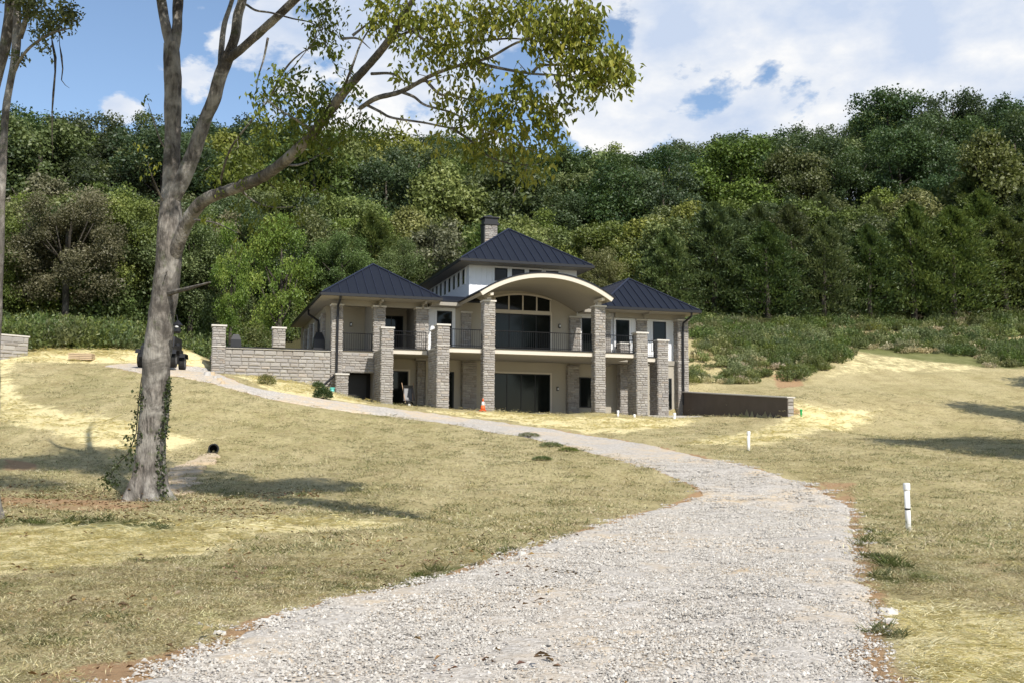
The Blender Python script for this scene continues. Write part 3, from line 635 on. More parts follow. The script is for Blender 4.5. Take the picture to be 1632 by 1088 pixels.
# arched vault
def vault(name, off0, off1, v0, v1, m, ext=0.):
    uu = np.linspace(-.35-ext, 6.61+ext, 33); mb = MB(); pr = []
    for u in uu:
        a = math.atan2(arc_w(u)-VC, u-UC) if abs(u-UC) < R0 else 0
        pr.append((np.array([UC+(R0+off0)*cos(a), VC+(R0+off0)*sin(a)]), np.array([UC+(R0+off1)*cos(a), VC+(R0+off1)*sin(a)])))
    n = len(pr); vs = []
    for v in (v0, v1):
        vs += [(p[0][0], v, p[0][1]) for p in pr]+[(p[1][0], v, p[1][1]) for p in pr]
    a0, a1, b0, b1 = 0, n, 2*n, 3*n
    for i in range(n-1):
        mb.f += [(a0+i, a0+i+1, a1+i+1, a1+i), (b0+i+1, b0+i, b1+i, b1+i+1), (a0+i+1, a0+i, b0+i, b0+i+1), (a1+i, a1+i+1, b1+i+1, b1+i)]; mb.mi += [0]*4
    mb.f += [(a0, a1, b1, b0), (a0+n-1, b0+n-1, b1+n-1, a1+n-1)]; mb.mi += [0]*2; mb.v = vs
    return mb.build(name, m, house)
vault('arched_fascia', -.20, .02, -.6, -.5, M['cream'])
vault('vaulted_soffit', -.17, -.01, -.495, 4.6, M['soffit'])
vr = vault('arched_metal_roof', 0.025, .08, -.64, 6.2, M['roof'], .05)
for v in np.arange(-.2, 4.4, .46):
    for sgn in (1,): pass
for uu in (.28, 6.12):
    MB().box((uu-.08, -.42, 5.64), (uu+.08, .7, 5.78)).build('porch_beam', M['cream'], house)
    MB().box((uu-.11, .1, 5.46), (uu+.11, .45, 5.615)).build('beam_bracket', M['cream'], house)
# ------- windows and doors
def window(u0, u1, w0, w1, v, cols_=1, rows_=1, fr='black', pane='glass', name='window', th=.05, casing=None, nrm=-1):
    f = MB(); d = .06
    f.box((u0, v-d, w0), (u0+th, v, w1)).box((u1-th, v-d, w0), (u1, v, w1)).box((u0+th, v-d, w1-th), (u1-th, v, w1)).box((u0+th, v-d, w0), (u1-th, v, w0+th))
    W_ = empty_part(name)
    f.build('frame', M[fr], W_)
    for i in range(cols_):
        for j in range(rows_):
            a = u0+th+(u1-u0-2*th)*i/cols_; b = u0+th+(u1-u0-2*th)*(i+1)/cols_; c = w0+th+(w1-w0-2*th)*j/rows_; e = w0+th+(w1-w0-2*th)*(j+1)/rows_
            MB().box((a+.02*(i > 0), v-.03, c+.02*(j > 0)), (b-.02*(i < cols_-1), v-.012, e-.02*(j < rows_-1))).build('pane', M[pane], W_)
            if i > 0: MB().box((a-.02, v-.05, c), (a+.02, v-.011, e)).build('mullion', M[fr], W_)
    if casing:
        k = .1; MB().box((u0-k, v-.04, w0-.02), (u0-.002, v-.001, w1+k)).box((u1+.002, v-.04, w0-.02), (u1+k, v-.001, w1+k)).box((u0-.002, v-.041, w1+.002), (u1+.002, v-.001, w1+k)).build('casing', M[casing], W_)
    return W_
def empty_part(name, parent=None):
    o = bpy.data.objects.new(name, None); COL.objects.link(o); o.parent = parent or house; return o
window(1.86, 5.02, 3.14, 5.40, 4.6, 4, 1, name='sliding_door', casing='cream')
window(1.72, 5.02, 0, 2.2, 4.6, 4, 1, name='sliding_door', casing='cream')
# arched transom window in four panes
AW = empty_part('arched_window')
for k in range(4):
    a = 1.86+k*.79+.04; b = a+.71; us_ = np.linspace(a, b, 7); vs = []
    for v in (4.57, 4.59):
        vs += [(u, v, 5.62) for u in us_]+[(u, v, 6.44-(u-3.44)**2*.085) for u in us_]
    n = 7; fs = [(i, i+1, n+i+1, n+i) for i in range(n-1)]+[(n+i, n+i+1, 3*n+i+1, 3*n+i) for i in range(n-1)]+[(0, n, 3*n, 2*n), (n-1, 3*n-1, 4*n-1, 2*n-1)]
    MB().add(vs, fs).build('pane', M['glass'], AW)
MB().box((1.8, 4.54, 5.5), (5.08, 4.6, 5.6)).build('transom_rail', M['cream'], AW)
for k in range(5): MB().box((1.86+k*.79-.035, 4.55, 5.6), (1.86+k*.79+.035, 4.6, 6.40-(1.86+k*.79-3.44)**2*.085)).build('mullion', M['cream'], AW)
uu = np.linspace(1.80, 5.08, 17); n = 17; vs = [(u, v, 6.44-(u-3.44)**2*.085+o) for v in (4.54, 4.598) for o in (0, .09) for u in uu]
MB().add(vs, [(i, i+1, n+i+1, n+i) for i in range(n-1)]+[(n+i, n+i+1, 3*n+i+1, 3*n+i) for i in range(n-1)]+[(i+1, i, 2*n+i, 2*n+i+1) for i in range(n-1)]).build('arched_casing', M['cream'], AW)
window(-1.32, -.50, 3.14, 5.38, 4.6, 1, 1, casing='siding')
window(6.84, 7.5, 3.14, 5.34, 4.6, 1, 1, name='glass_door', casing='siding')
window(8.83, 9.63, 3.7, 5.30, 4.5, 1, 1, casing='siding')
window(11.07, 11.87, 3.7, 5.30, 4.5, 1, 1, casing='siding')
window(6.72, 7.42, .45, 2.1, 4.6, 1, 1); window(9.62, 9.95, .45, 2.15, 4.3, 1, 1); window(11.75, 12.1, .45, 2.15, 4.3, 1, 1)
window(-3.7, -2.72, 0, 2.2, 5.0, 1, 1, name='glass_door', casing='cream')
window(-1.1, -.35, 0, 2.2, 4.6, 1, 1, name='glass_door')
MB().box((-6.2, 5.12, 0), (-4.9, 5.19, 1.95)).build('garage_door', M['black'], house)
# wall lamps
for (u, w_, v) in ((5.55, 4.85, 4.6), (5.45, 1.45, 4.6), (-5.5, 4.75, 7.0)):
    L_ = MB().box((u-.05, v-.1, w_-.12), (u+.05, v-.001, w_+.1)).build('wall_lamp', M['black'], house); MB().box((u-.03, v-.13, w_-.08), (u+.03, v-.1, w_+.05)).build('lamp_glass', M['lens'], L_)
# left loggia walls
MB().box((-6.3, 7.0, 3.12), (-1.9, 7.3, 5.72)).build('loggia_back_wall', M['stucco'], house)
MB().box((-4.75, 4.62, 3.13), (-4.35, 6.99, 5.7)).build('loggia_divider', M['mortar'], house)
MB().box((-2.45, 4.62, 3.13), (-1.9, 6.99, 5.7)).build('loggia_divider', M['mortar'], house)
window(-3.95, -2.65, 3.14, 5.3, 7.0, 2, 1, name='glass_door')
MB().box((-6.6, 4.3, 5.42), (-1.9, 4.5, 5.7)).build('eave_beam', M['soffit'], house)
MB().box((8.7, 4.2, 5.42), (12.9, 4.4, 5.7)).build('eave_beam', M['soffit'], house)
# left side wall of the wing
MB().box((-6.85, 7.01, -.3), (-6.6, 18.0, 5.72)).build('side_wall', M['stucco'], house)
for k, v in enumerate((8.4, 11.2, 14.0, 16.6)):
    Wp = empty_part('window'); MB().box((-6.88, v, 3.6), (-6.851, v+.9, 5.2)).build('pane', M['glass'], Wp)
    MB().box((-6.93, v-.08, 3.5), (-6.852, v-.005, 5.3)).box((-6.93, v+.905, 3.5), (-6.852, v+.98, 5.3)).box((-6.93, v-.005, 5.205), (-6.852, v+.905, 5.3)).build('frame', M['siding'], Wp)
for k, v in enumerate((7.0, 9.9, 12.6, 15.4)):
    q = MB().box((-7.05, v, 0), (-6.851, v+.5, 5.3)).build('stone_pilaster', M['mortar'], house); s = MB(); stones_join(s, (-7.04, v+.5, 3.1), -pi/2, .5, 2.2, seed=60+k); stones_join(s, (-7.04, v, 3.1), 0, .19, 2.2, seed=70+k); s.build('stone_cladding', M['stone_j'], q, kind='stuff')
MB().box((-7.0, 18.01, -.3), (13, 18.3, 5.7)).build('rear_wall', M['stucco'], house)
MB().box((12.75, 4.9, -.3), (12.98, 18.0, 5.7)).build('side_wall', M['stucco'], house)
# clerestory
MB().box((.53, 5.0, 5.6), (6.71, 5.25, 8.12)).box((.53, 5.251, 5.6), (.78, 15, 8.12)).box((6.46, 5.251, 5.6), (6.71, 15, 8.12)).box((.781, 14.75, 5.6), (6.459, 15, 8.12)).build('clerestory_wall', M['siding'], house)
for k in range(4): window(1.95+k*.98, 1.95+k*.98+.72, 7.22, 7.92, 5.0, 1, 1, fr='black', casing='siding')
for k, uu in enumerate(np.arange(.6, 1.8, .3)): MB().box((uu, 4.975, 6.2), (uu+.045, 4.999, 8.1)).build('batten', M['siding'], house)
for k, uu in enumerate(np.arange(5.95, 6.7, .3)): MB().box((uu, 4.975, 6.2), (uu+.045, 4.999, 8.1)).build('batten', M['siding'], house)
for k in range(8):
    v = 5.75+k*1.08; Wp = empty_part('window'); MB().box((.50, v, 7.12), (.529, v+.62, 7.9)).build('pane', M['glass'], Wp)
    MB().box((.46, v-.07, 7.05), (.528, v-.003, 7.97)).box((.46, v+.623, 7.05), (.528, v+.69, 7.97)).build('frame', M['siding'], Wp)
# lower roofs between clerestory and wings
def slabq(name, pts, th, m, parent=None):
    b = MB(); n = len(pts); b.add([*pts]+[(p[0], p[1], p[2]-th) for p in pts], [tuple(range(n))]+[tuple(range(n, 2*n))[::-1]]+[(i, (i+1) % n+0, (i+1) % n+n, i+n)[::-1] for i in range(n)])
    return b.build(name, m, parent or house)
slabq('low_roof', [(-1.8, 3.6, 5.86), (.9, 3.6, 5.86), (.9, 5.0, 6.25), (-1.8, 5.0, 6.25)], .1, M['roof'])
slabq('low_roof', [(-1.8, 5.0, 6.251), (.52, 5.0, 6.251), (.52, 15, 6.3), (-1.8, 15, 6.3)], .1, M['roof'])
slabq('low_roof', [(6.6, 3.6, 5.86), (8.1, 3.6, 5.86), (8.1, 5.0, 6.25), (6.72, 5.0, 6.25)], .1, M['roof'])
slabq('low_roof', [(6.72, 5.0, 6.251), (8.1, 5.0, 6.251), (8.1, 15, 6.3), (6.72, 15, 6.3)], .1, M['roof'])
MB().box((-1.8, 3.62, 5.56), (-.2, 4.58, 5.74)).build('soffit', M['soffit'], house)
MB().box((6.6, 3.62, 5.56), (8.1, 4.48, 5.74)).build('soffit', M['soffit'], house)
# hip roofs with standing seam panels
def hip_roof(u0, u1, v0, v1, w0, rise, pitch_in=None, over=.0):
    hw = (u1-u0)/2; uc = (u0+u1)/2
    A, B, C_, D_ = (u0, v0, w0), (u1, v0, w0), (u1, v1, w0), (u0, v1, w0); P, Q_ = (uc, v0+hw, w0+rise), (uc, v1-hw, w0+rise)
    rf = empty_part('hip_roof')
    def slope(e0, e1, t0, t1):
        e0, e1, t0, t1 = [np.array(p, float) for p in (e0, e1, t0, t1)]
        L = np.linalg.norm(e1-e0); ex = (e1-e0)/L; nn = np.cross(ex, t0-e0); nn /= np.linalg.norm(nn)
        if nn[2] < 0: nn = -nn
        ey = np.cross(nn, ex); ey = ey if ey@(t0-e0) > 0 else -ey
        x0, x1, Hs = (t0-e0)@ex, (t1-e0)@ex, (t0-e0)@ey
        n = int(round(L/.46)); sp = L/n
        def top(s): return Hs*min(1, s/x0 if x0 > 0 else 1, (L-s)/(L-x1) if L > x1 else 1)
        for i in range(n):
            a, b = i*sp, (i+1)*sp; br = [a]+[x for x in (x0, x1) if a+.01 < x < b-.01]+[b]
            br = sorted(set(br)); pts = [(s, 0) for s in br]+[(s, top(s)) for s in br[::-1]]
            pts3 = [e0+ex*s+ey*h for s, h in pts]; m = len(pts3)
            b_ = MB(); b_.add([p+nn*.0 for p in pts3]+[p-nn*.03 for p in pts3], [tuple(range(m)), tuple(range(m, 2*m))[::-1]]+[(k, k+m, (k+1) % m+m, (k+1) % m) for k in range(m)])
            if i > 0 and top(a) > .1:
                h = top(a)-.03; c = [e0+ex*(a-.013), e0+ex*(a+.013), e0+ex*(a+.013)+ey*h, e0+ex*(a-.013)+ey*h]
                b_.add([p+nn*.003 for p in c]+[p+nn*.045 for p in c], [(0, 1, 2, 3)[::-1], (4, 5, 6, 7), (0, 1, 5, 4), (1, 2, 6, 5), (2, 3, 7, 6), (3, 0, 4, 7)], 1)
            b_.build('roof_panel', [M['roof'], M['roofseam']], rf)
    slope(A, B, P, P); slope(D_, A, Q_, P); slope(B, C_, P, Q_); slope(C_, D_, Q_, Q_)
    for a, b in ((A, P), (B, P), (C_, Q_), (D_, Q_), (P, Q_)):
        a = np.array(a); b = np.array(b); MB().tube([a+[0, 0, .02], b+[0, 0, .03]], .05, 6).build('hip_cap', M['roofseam'], rf)
    g = MB()
    for a, b in (((u0-.06, v0-.1, w0-.14), (u1+.06, v0+.0, w0+.0)), ((u0-.1, v0, w0-.141), (u0, v1, w0)), ((u1, v0, w0-.141), (u1+.1, v1, w0))): g.box(a, b)
    g.build('gutter', M['black'], rf)
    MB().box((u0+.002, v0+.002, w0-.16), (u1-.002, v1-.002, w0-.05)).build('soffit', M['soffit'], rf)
    return rf
hip_roof(-7.56, -1.47, 3.0, 18.6, 5.86, 2.05)
hip_roof(7.3, 13.25, 3.0, 18.6, 5.84, 2.05)
hip_roof(-.18, 7.29, 4.0, 16.0, 8.18, 2.5)
# chimney
ch = MB().box((2.5, 9.0, 8.5), (3.25, 9.7, 11.15)).build('chimney', M['mortar'], house)
s = MB(); stones_join(s, (2.5, 9.0, 9.0), 0, .75, 2.12, seed=91); s.build('stone_cladding', M['stone_j'], ch, kind='stuff')
MB().box((2.44, 9.0, 8.5), (2.495, 9.7, 11.13)).build('chimney_flashing', M['black'], ch)
MB().box((2.42, 8.9, 11.15), (3.33, 9.8, 11.27)).box((2.48, 8.96, 11.27), (3.27, 9.74, 11.55)).box((2.40, 8.88, 11.55), (3.35, 9.82, 11.62)).lathe([(.45, 0), (.1, .16)], 4, (2.87, 9.35, 11.62)).build('chimney_cap', M['black'], ch)
# downspouts
def spout(pts, r=.05, name='downspout'): return MB().tube(pts, r, 8).build(name, M['black'], house)
spout([(-6.62, 3.0, 5.75), (-6.62, 3.05, 5.6), (-6.62, 3.85, 5.35), (-6.62, 3.9, 5.0), (-6.62, 3.9, 2.0), (-6.8, 3.75, 1.75), (-7.35, 3.3, 1.25), (-7.4, 3.3, .7)], .06)
spout([(12.75, 3.0, 5.7), (12.75, 3.05, 5.5), (12.6, 3.75, 5.2), (12.6, 3.8, 4.9), (12.6, 3.8, .7), (12.75, 3.6, .6)], .06)
spout([(-7.55, 9.0, 5.7), (-7.55, 9.0, 5.45), (-7.0, 9.0, 5.1), (-6.98, 9.0, 4.9), (-6.98, 9.0, .3)], .06)
# eave brackets
for u in (-4.45, -2.2, 10.35): MB().box((u-.05, 3.2, 5.56), (u+.05, 4.3, 5.68)).box((u-.05, 3.9, 5.36), (u+.05, 4.02, 5.56)).build('eave_bracket', M['soffit'], house)
# railings
def railing(p0, p1, z0=3.14, h=.86, name='railing'):
    p0 = np.array(p0); p1 = np.array(p1); L = np.linalg.norm(p1-p0); d = (p1-p0)/L; nb = max(2, int(L/.11)); b = MB()
    b.tube([(*p0, z0+h), (*p1, z0+h)], .02, 4).tube([(*p0, z0+.08), (*p1, z0+.08)], .014, 4)
    for i in range(nb+1): q = p0+d*L*i/nb; b.tube([(*q, z0), (*q, z0+h)], .009 if 0 < i < nb else .022, 4)
    b.build(name, M['black'], house, kind=None)
railing((-1.7, .45), (0, .45)); railing((.6, .45), (5.82, .45)); railing((6.44, .45), (8.1, .45)); railing((-4.06, 2.45), (-2.36, 2.45)); railing((-6.3, 4.3), (-4.8, 4.3)); railing((8.78, 2.45), (10.2, 2.45)); railing((-4.1, 4.3), (-2.6, 4.3))

# terrace wall with two piers
tw = empty('terrace_wall', H2W(-12.7, 3.9, 1.), HT, 'long grey stone terrace wall with two capped piers left of the house', 'wall')
def tl(u, v, w_): return (u+12.7, v-3.9, w_-1.)
a = tl(-12.1, 4.1, 0); b = tl(-6.92, 4.4, 3.02); MB().box(a, b).build('wall_core', M['mortar'], tw)
stones_objs(tw, tl(-12.08, 4.1, 1.0), 0, 5.16, 2.0, cw=(.3, .62), ch=(.13, .22), dep=.04, seed=201)
MB().box(tl(-12.1, 4.0, 3.022), tl(-6.92, 4.45, 3.06)).build('coping', M['cap'], tw); MB().box(tl(-12.1, 3.98, 3.062), tl(-6.92, 4.1, 3.12)).build('edge_rail', M['black'], tw)
for (u0, u1, top_) in ((-12.72, -12.08, 4.14), (-9.82, -9.2, 4.14)):
    z0 = 1.0 if u0 < -12 else 3.12
    p = MB().box(tl(u0+.03, 3.93, z0), tl(u1-.03, 4.5, top_-.08)).build('pier', M['mortar'], tw)
    MB().box(tl(u0-.05, 3.85, top_-.08), tl(u1+.05, 4.58, top_)).build('pier_cap', M['cap'], p)
    if z0 < 2: MB().box(tl(u0-.01, 3.88, 3.08), tl(u1+.01, 4.5, 3.12)).build('band_course', M['cap'], p)
    stones_objs(p, tl(u0+.02, 3.93, z0), 0, .6, top_-.08-z0, seed=int(300+u0)); s = MB(); stones_join(s, tl(u0+.03, 4.5, z0), -pi/2, .57, top_-.08-z0, seed=int(320+u0)); stones_join(s, tl(u1-.03, 3.93, z0), pi/2, .57, top_-.08-z0, seed=int(322+u0)); s.build('stone_cladding', M['stone_j'], p, kind='stuff')
MB().box(tl(-12.1, 4.41, 1.), tl(-6.9, 12, 2.99)).build('terrace_floor', M['concrete'], tw)
MB().box(tl(-12.68, 4.51, 0.5), tl(-12.2, 12, 2.98)).build('return_wall', M['mortar'], tw)
# retaining wall right of the house (runs toward the camera, perpendicular to the facade)
rw = empty('retaining_wall', H2W(12.6, 3.9, 0), HT-pi/2, 'shade darkened brown retaining wall sloping down from the right corner of the house', 'wall')
L_ = 10.8; t0, t1 = 1.36, .62
def rtop(x): return t0+(t1-t0)*x/L_
m = MB(); m.add([(0, 0, -.5), (L_, 0, -.5), (L_, .32, -.5), (0, .32, -.5), (0, 0, t0), (L_, 0, t1), (L_, .32, t1), (0, .32, t0)], [(0, 3, 2, 1), (4, 5, 6, 7), (0, 1, 5, 4), (1, 2, 6, 5), (2, 3, 7, 6), (3, 0, 4, 7)])
m.build('wall_core', M['wall_shade'], rw)
m = MB(); m.add([(0, -.06, t0+.002), (L_+.06, -.06, t1+.002), (L_+.06, .38, t1+.002), (0, .38, t0+.002), (0, -.06, t0+.06), (L_+.06, -.06, t1+.06), (L_+.06, .38, t1+.06), (0, .38, t0+.06)], [(0, 3, 2, 1), (4, 5, 6, 7), (0, 1, 5, 4), (1, 2, 6, 5), (2, 3, 7, 6), (3, 0, 4, 7)])
m.build('coping', M['cap'], rw)
stones_objs(rw, (L_, 0.01, -.3), pi/2, .3, .9, cw=(.3, .4), ch=(.15, .22), dep=.03, seed=402)
# far left low wall
pz = ground_pt(0, 572); lh = float(gnd(*pz)); dl = at(-40, 566, pz[1]-1); dr = at(44, 566, pz[1]+1)
lwall = empty('low_stone_wall', (dl[0], dl[1], lh), math.atan2(dr[1]-dl[1], dr[0]-dl[0]), 'short pale stone wall at the left edge beyond the lawn', 'wall')
Lw = float(np.hypot(*(dr-dl)[:2])); MB().box((0, 0, -.6), (Lw, .4, 1.15)).build('wall_core', M['mortar'], lwall); MB().box((-.04, -.05, 1.151), (Lw+.05, .45, 1.22)).build('coping', M['cap'], lwall)
stones_objs(lwall, (.0, 0, -.3), 0, Lw, 1.44, cw=(.35, .7), ch=(.14, .24), dep=.035, seed=403)

# ================================================================== TREES
def fbm3(P, f, seed):
    """cheap smooth noise for numpy points"""
    r = np.random.default_rng(seed); s = 0; a = 1.
    for o in range(3):
        for _ in range(3):
            k = r.normal(size=3); k /= np.linalg.norm(k); s = s+a*np.sin(P@k*f+r.uniform(0, 6.28))
        f *= 2.1; a *= .5
    return s/3
def limb_mesh(paths, n=14, step=.12, rough=.06, seed=1, flare=None):
    """paths: list of (list of points, list of radii, level); one mesh of welded-looking tubes with furrowed relief"""
    AV, AQ = [], []; off = 0
    for pts, rs, lv in paths:
        P = np.array(pts, float); k = max(2, int(np.linalg.norm(np.diff(P, axis=0), axis=1).sum()/step)); nn = n if lv == 0 else max(5, n//(1+lv))
        C = catmull(P, 16); R_ = np.interp(np.linspace(0, 1, len(C)), np.linspace(0, 1, len(rs)), rs)
        d = np.concatenate([[0], np.cumsum(np.linalg.norm(np.diff(C, axis=0), axis=1))]); t_ = np.linspace(0, d[-1], k+1)
        C = np.stack([np.interp(t_, d, C[:, i]) for i in range(3)], 1); R_ = np.interp(t_, d, R_)
        T = unit(np.gradient(C, axis=0)); a = np.cross(T[0], [.31, .9, .2]); a /= np.linalg.norm(a); rings = []
        an = np.arange(nn)*2*pi/nn
        for i in range(len(C)):
            a = a-T[i]*(a@T[i]); a /= np.linalg.norm(a); b = np.cross(T[i], a); dirs = np.cos(an)[:, None]*a+np.sin(an)[:, None]*b
            rr = np.full(nn, R_[i])
            if lv == 0 and flare is not None:
                z = C[i][2]-flare; fl = max(0, 1-z/.9)**2; rr = rr*(1+fl*(.48+.42*np.cos(an*5+.7)))
            rings.append(C[i]+dirs*rr[:, None])
        V = np.concatenate(rings); q0 = np.repeat(C, nn, 0); out = unit(V-q0)
        rad = np.repeat(R_, nn)
        if lv <= 1: V = V+out*(fbm3(V*np.array([1, 1, .3]), 22., seed)*rough*rad+fbm3(V, 5., seed+1)*rough*1.3*rad)[:, None]
        m_ = len(C); ii = np.arange(m_-1)[:, None]*nn+np.arange(nn)[None]; jj = np.arange(m_-1)[:, None]*nn+(np.arange(nn)[None]+1) % nn
        AV.append(V); AQ.append(np.stack([ii, jj, jj+nn, ii+nn], -1).reshape(-1, 4)+off); off += len(V)
    return np.concatenate(AV), np.concatenate(AQ)

def sprigs(C, n_per, spread, L, W, droop=.6, jit=.35):
    """hanging leaf sprays round the centres C"""
    n = len(C); c = np.repeat(C, n_per, 0)+RNG.normal(0, 1, (n*n_per, 3))*spread
    D = rdir(n*n_per)+np.array([0, 0, -droop]); Nn = rdir(n*n_per)*.7+np.array([0, 0, .8])
    s = RNG.uniform(.6, 1.25, n*n_per)
    clump = np.repeat(RNG.uniform(0, 1, n), n_per); rnd = np.clip(clump*.6+RNG.uniform(0, 1, n*n_per)*.4, 0, 1)
    return c, D, Nn, L*s, W*s, rnd

# ---- the big foreground tree, traced branch by branch; each point has its own distance
def pp(*l): return [at(*p) for p in l]
TZ = 24.
tb = at(236, 803, TZ); tb[2] = float(gnd(tb[0], tb[1]))-.12
main_tree = empty('large_tree', (tb[0], tb[1], tb[2]+.1), 0, 'tall pale barked tree in the foreground left with limbs spreading right', 'tree')
def rad(px, Z): return px/2/FPX*Z*.93
PT = []
PT.append(([tb]+pp((237, 770, TZ), (241, 700, TZ), (247, 640, TZ), (252, 560, TZ), (261, 480, TZ), (270, 400, TZ), (272, 340, TZ), (273, 290, TZ), (275, 200, TZ), (275, 120, TZ), (273, 70, TZ)),
           [rad(56, TZ), rad(53, TZ), rad(50, TZ), rad(48, TZ), rad(46, TZ), rad(44, TZ), rad(44, TZ), rad(38, TZ), rad(29, TZ), rad(27, TZ), rad(30, TZ), rad(26, TZ)], 0))
PT.append((pp((274, 85, TZ), (266, 50, TZ), (257, 0, TZ), (248, -60, TZ-.4), (232, -140, TZ-.8), (225, -240, TZ-1)), [rad(17, TZ), rad(18, TZ), rad(17, TZ), rad(14, TZ), rad(9, TZ), rad(3, TZ)], 1))
PT.append((pp((276, 90, TZ), (282, 50, TZ+.1), (284, 0, TZ+.2), (290, -60, TZ+.4), (300, -140, TZ+.8), (330, -250, TZ+1)), [rad(17, TZ), rad(19, TZ), rad(18, TZ), rad(15, TZ), rad(9, TZ), rad(3, TZ)], 1))
PT.append((pp((270, 330, TZ), (292, 285, TZ-.1), (310, 240, TZ-.2), (326, 195, TZ-.3), (340, 160, TZ-.4), (352, 118, TZ-.5), (366, 85, TZ-.6)), [rad(26, TZ), rad(27, TZ), rad(25, TZ), rad(23, TZ), rad(23, TZ), rad(22, TZ), rad(21, TZ)], 1))
PT.append((pp((360, 98, TZ-.5), (374, 60, TZ-.6), (379, 25, TZ-.6), (388, -10, TZ-.7), (395, -90, TZ-1), (420, -200, TZ-1.4)), [rad(17, TZ), rad(17, TZ), rad(16, TZ), rad(15, TZ), rad(10, TZ), rad(3, TZ)], 1))
PT.append((pp((350, 118, TZ-.5), (353, 78, TZ-.3), (358, 38, TZ-.2), (371, -5, TZ-.1), (380, -70, TZ), (370, -160, TZ)), [rad(9, TZ), rad(10, TZ), rad(9, TZ), rad(8, TZ), rad(6, TZ), rad(2, TZ)], 1))
PT.append((pp((362, 96, TZ-.6), (385, 78, TZ-.8), (414, 52, TZ-1), (445, 24, TZ-1.3), (475, -5, TZ-1.6), (520, -50, TZ-2.2), (590, -110, TZ-3), (680, -170, TZ-4)), [rad(15, TZ), rad(15, TZ), rad(14, TZ), rad(14, TZ), rad(13, TZ), rad(11, TZ), rad(8, TZ), rad(3, TZ)], 1))
PT.append((pp((272, 420, TZ), (283, 392, TZ-.2), (300, 352, TZ-.5), (325, 320, TZ-.9), (375, 300, TZ-1.6), (425, 278, TZ-2.3), (475, 238, TZ-3.1), (515, 192, TZ-3.8), (548, 147, TZ-4.5), (592, 99, TZ-5.3), (625, 57, TZ-6), (658, 0, TZ-6.6), (690, -60, TZ-7), (730, -120, TZ-7.4)),
           [rad(24, TZ), rad(24, TZ), rad(23, TZ), rad(21, TZ-.9), rad(20, TZ-1.6), rad(20, TZ-2), rad(18, TZ-3), rad(17, 20), rad(16, 19.5), rad(14, 19), rad(13, 18), rad(10, 17), rad(7, 17), rad(3, 17)], 1))
def zz(d): return TZ-5.2-d
PT.append((pp((575, 172, TZ-4.2), (600, 157, zz(0)), (640, 146, zz(.5)), (691, 119, zz(1)), (735, 104, zz(1.5)), (780, 92, zz(2)), (825, 68, zz(2.4)), (886, 48, zz(2.8)), (940, 30, zz(3))), [rad(8, 19), rad(9, 19), rad(8, 19), rad(7, 19), rad(6, 17), rad(5, 17), rad(4, 17), rad(2.5, 16), rad(1.5, 16)], 1))
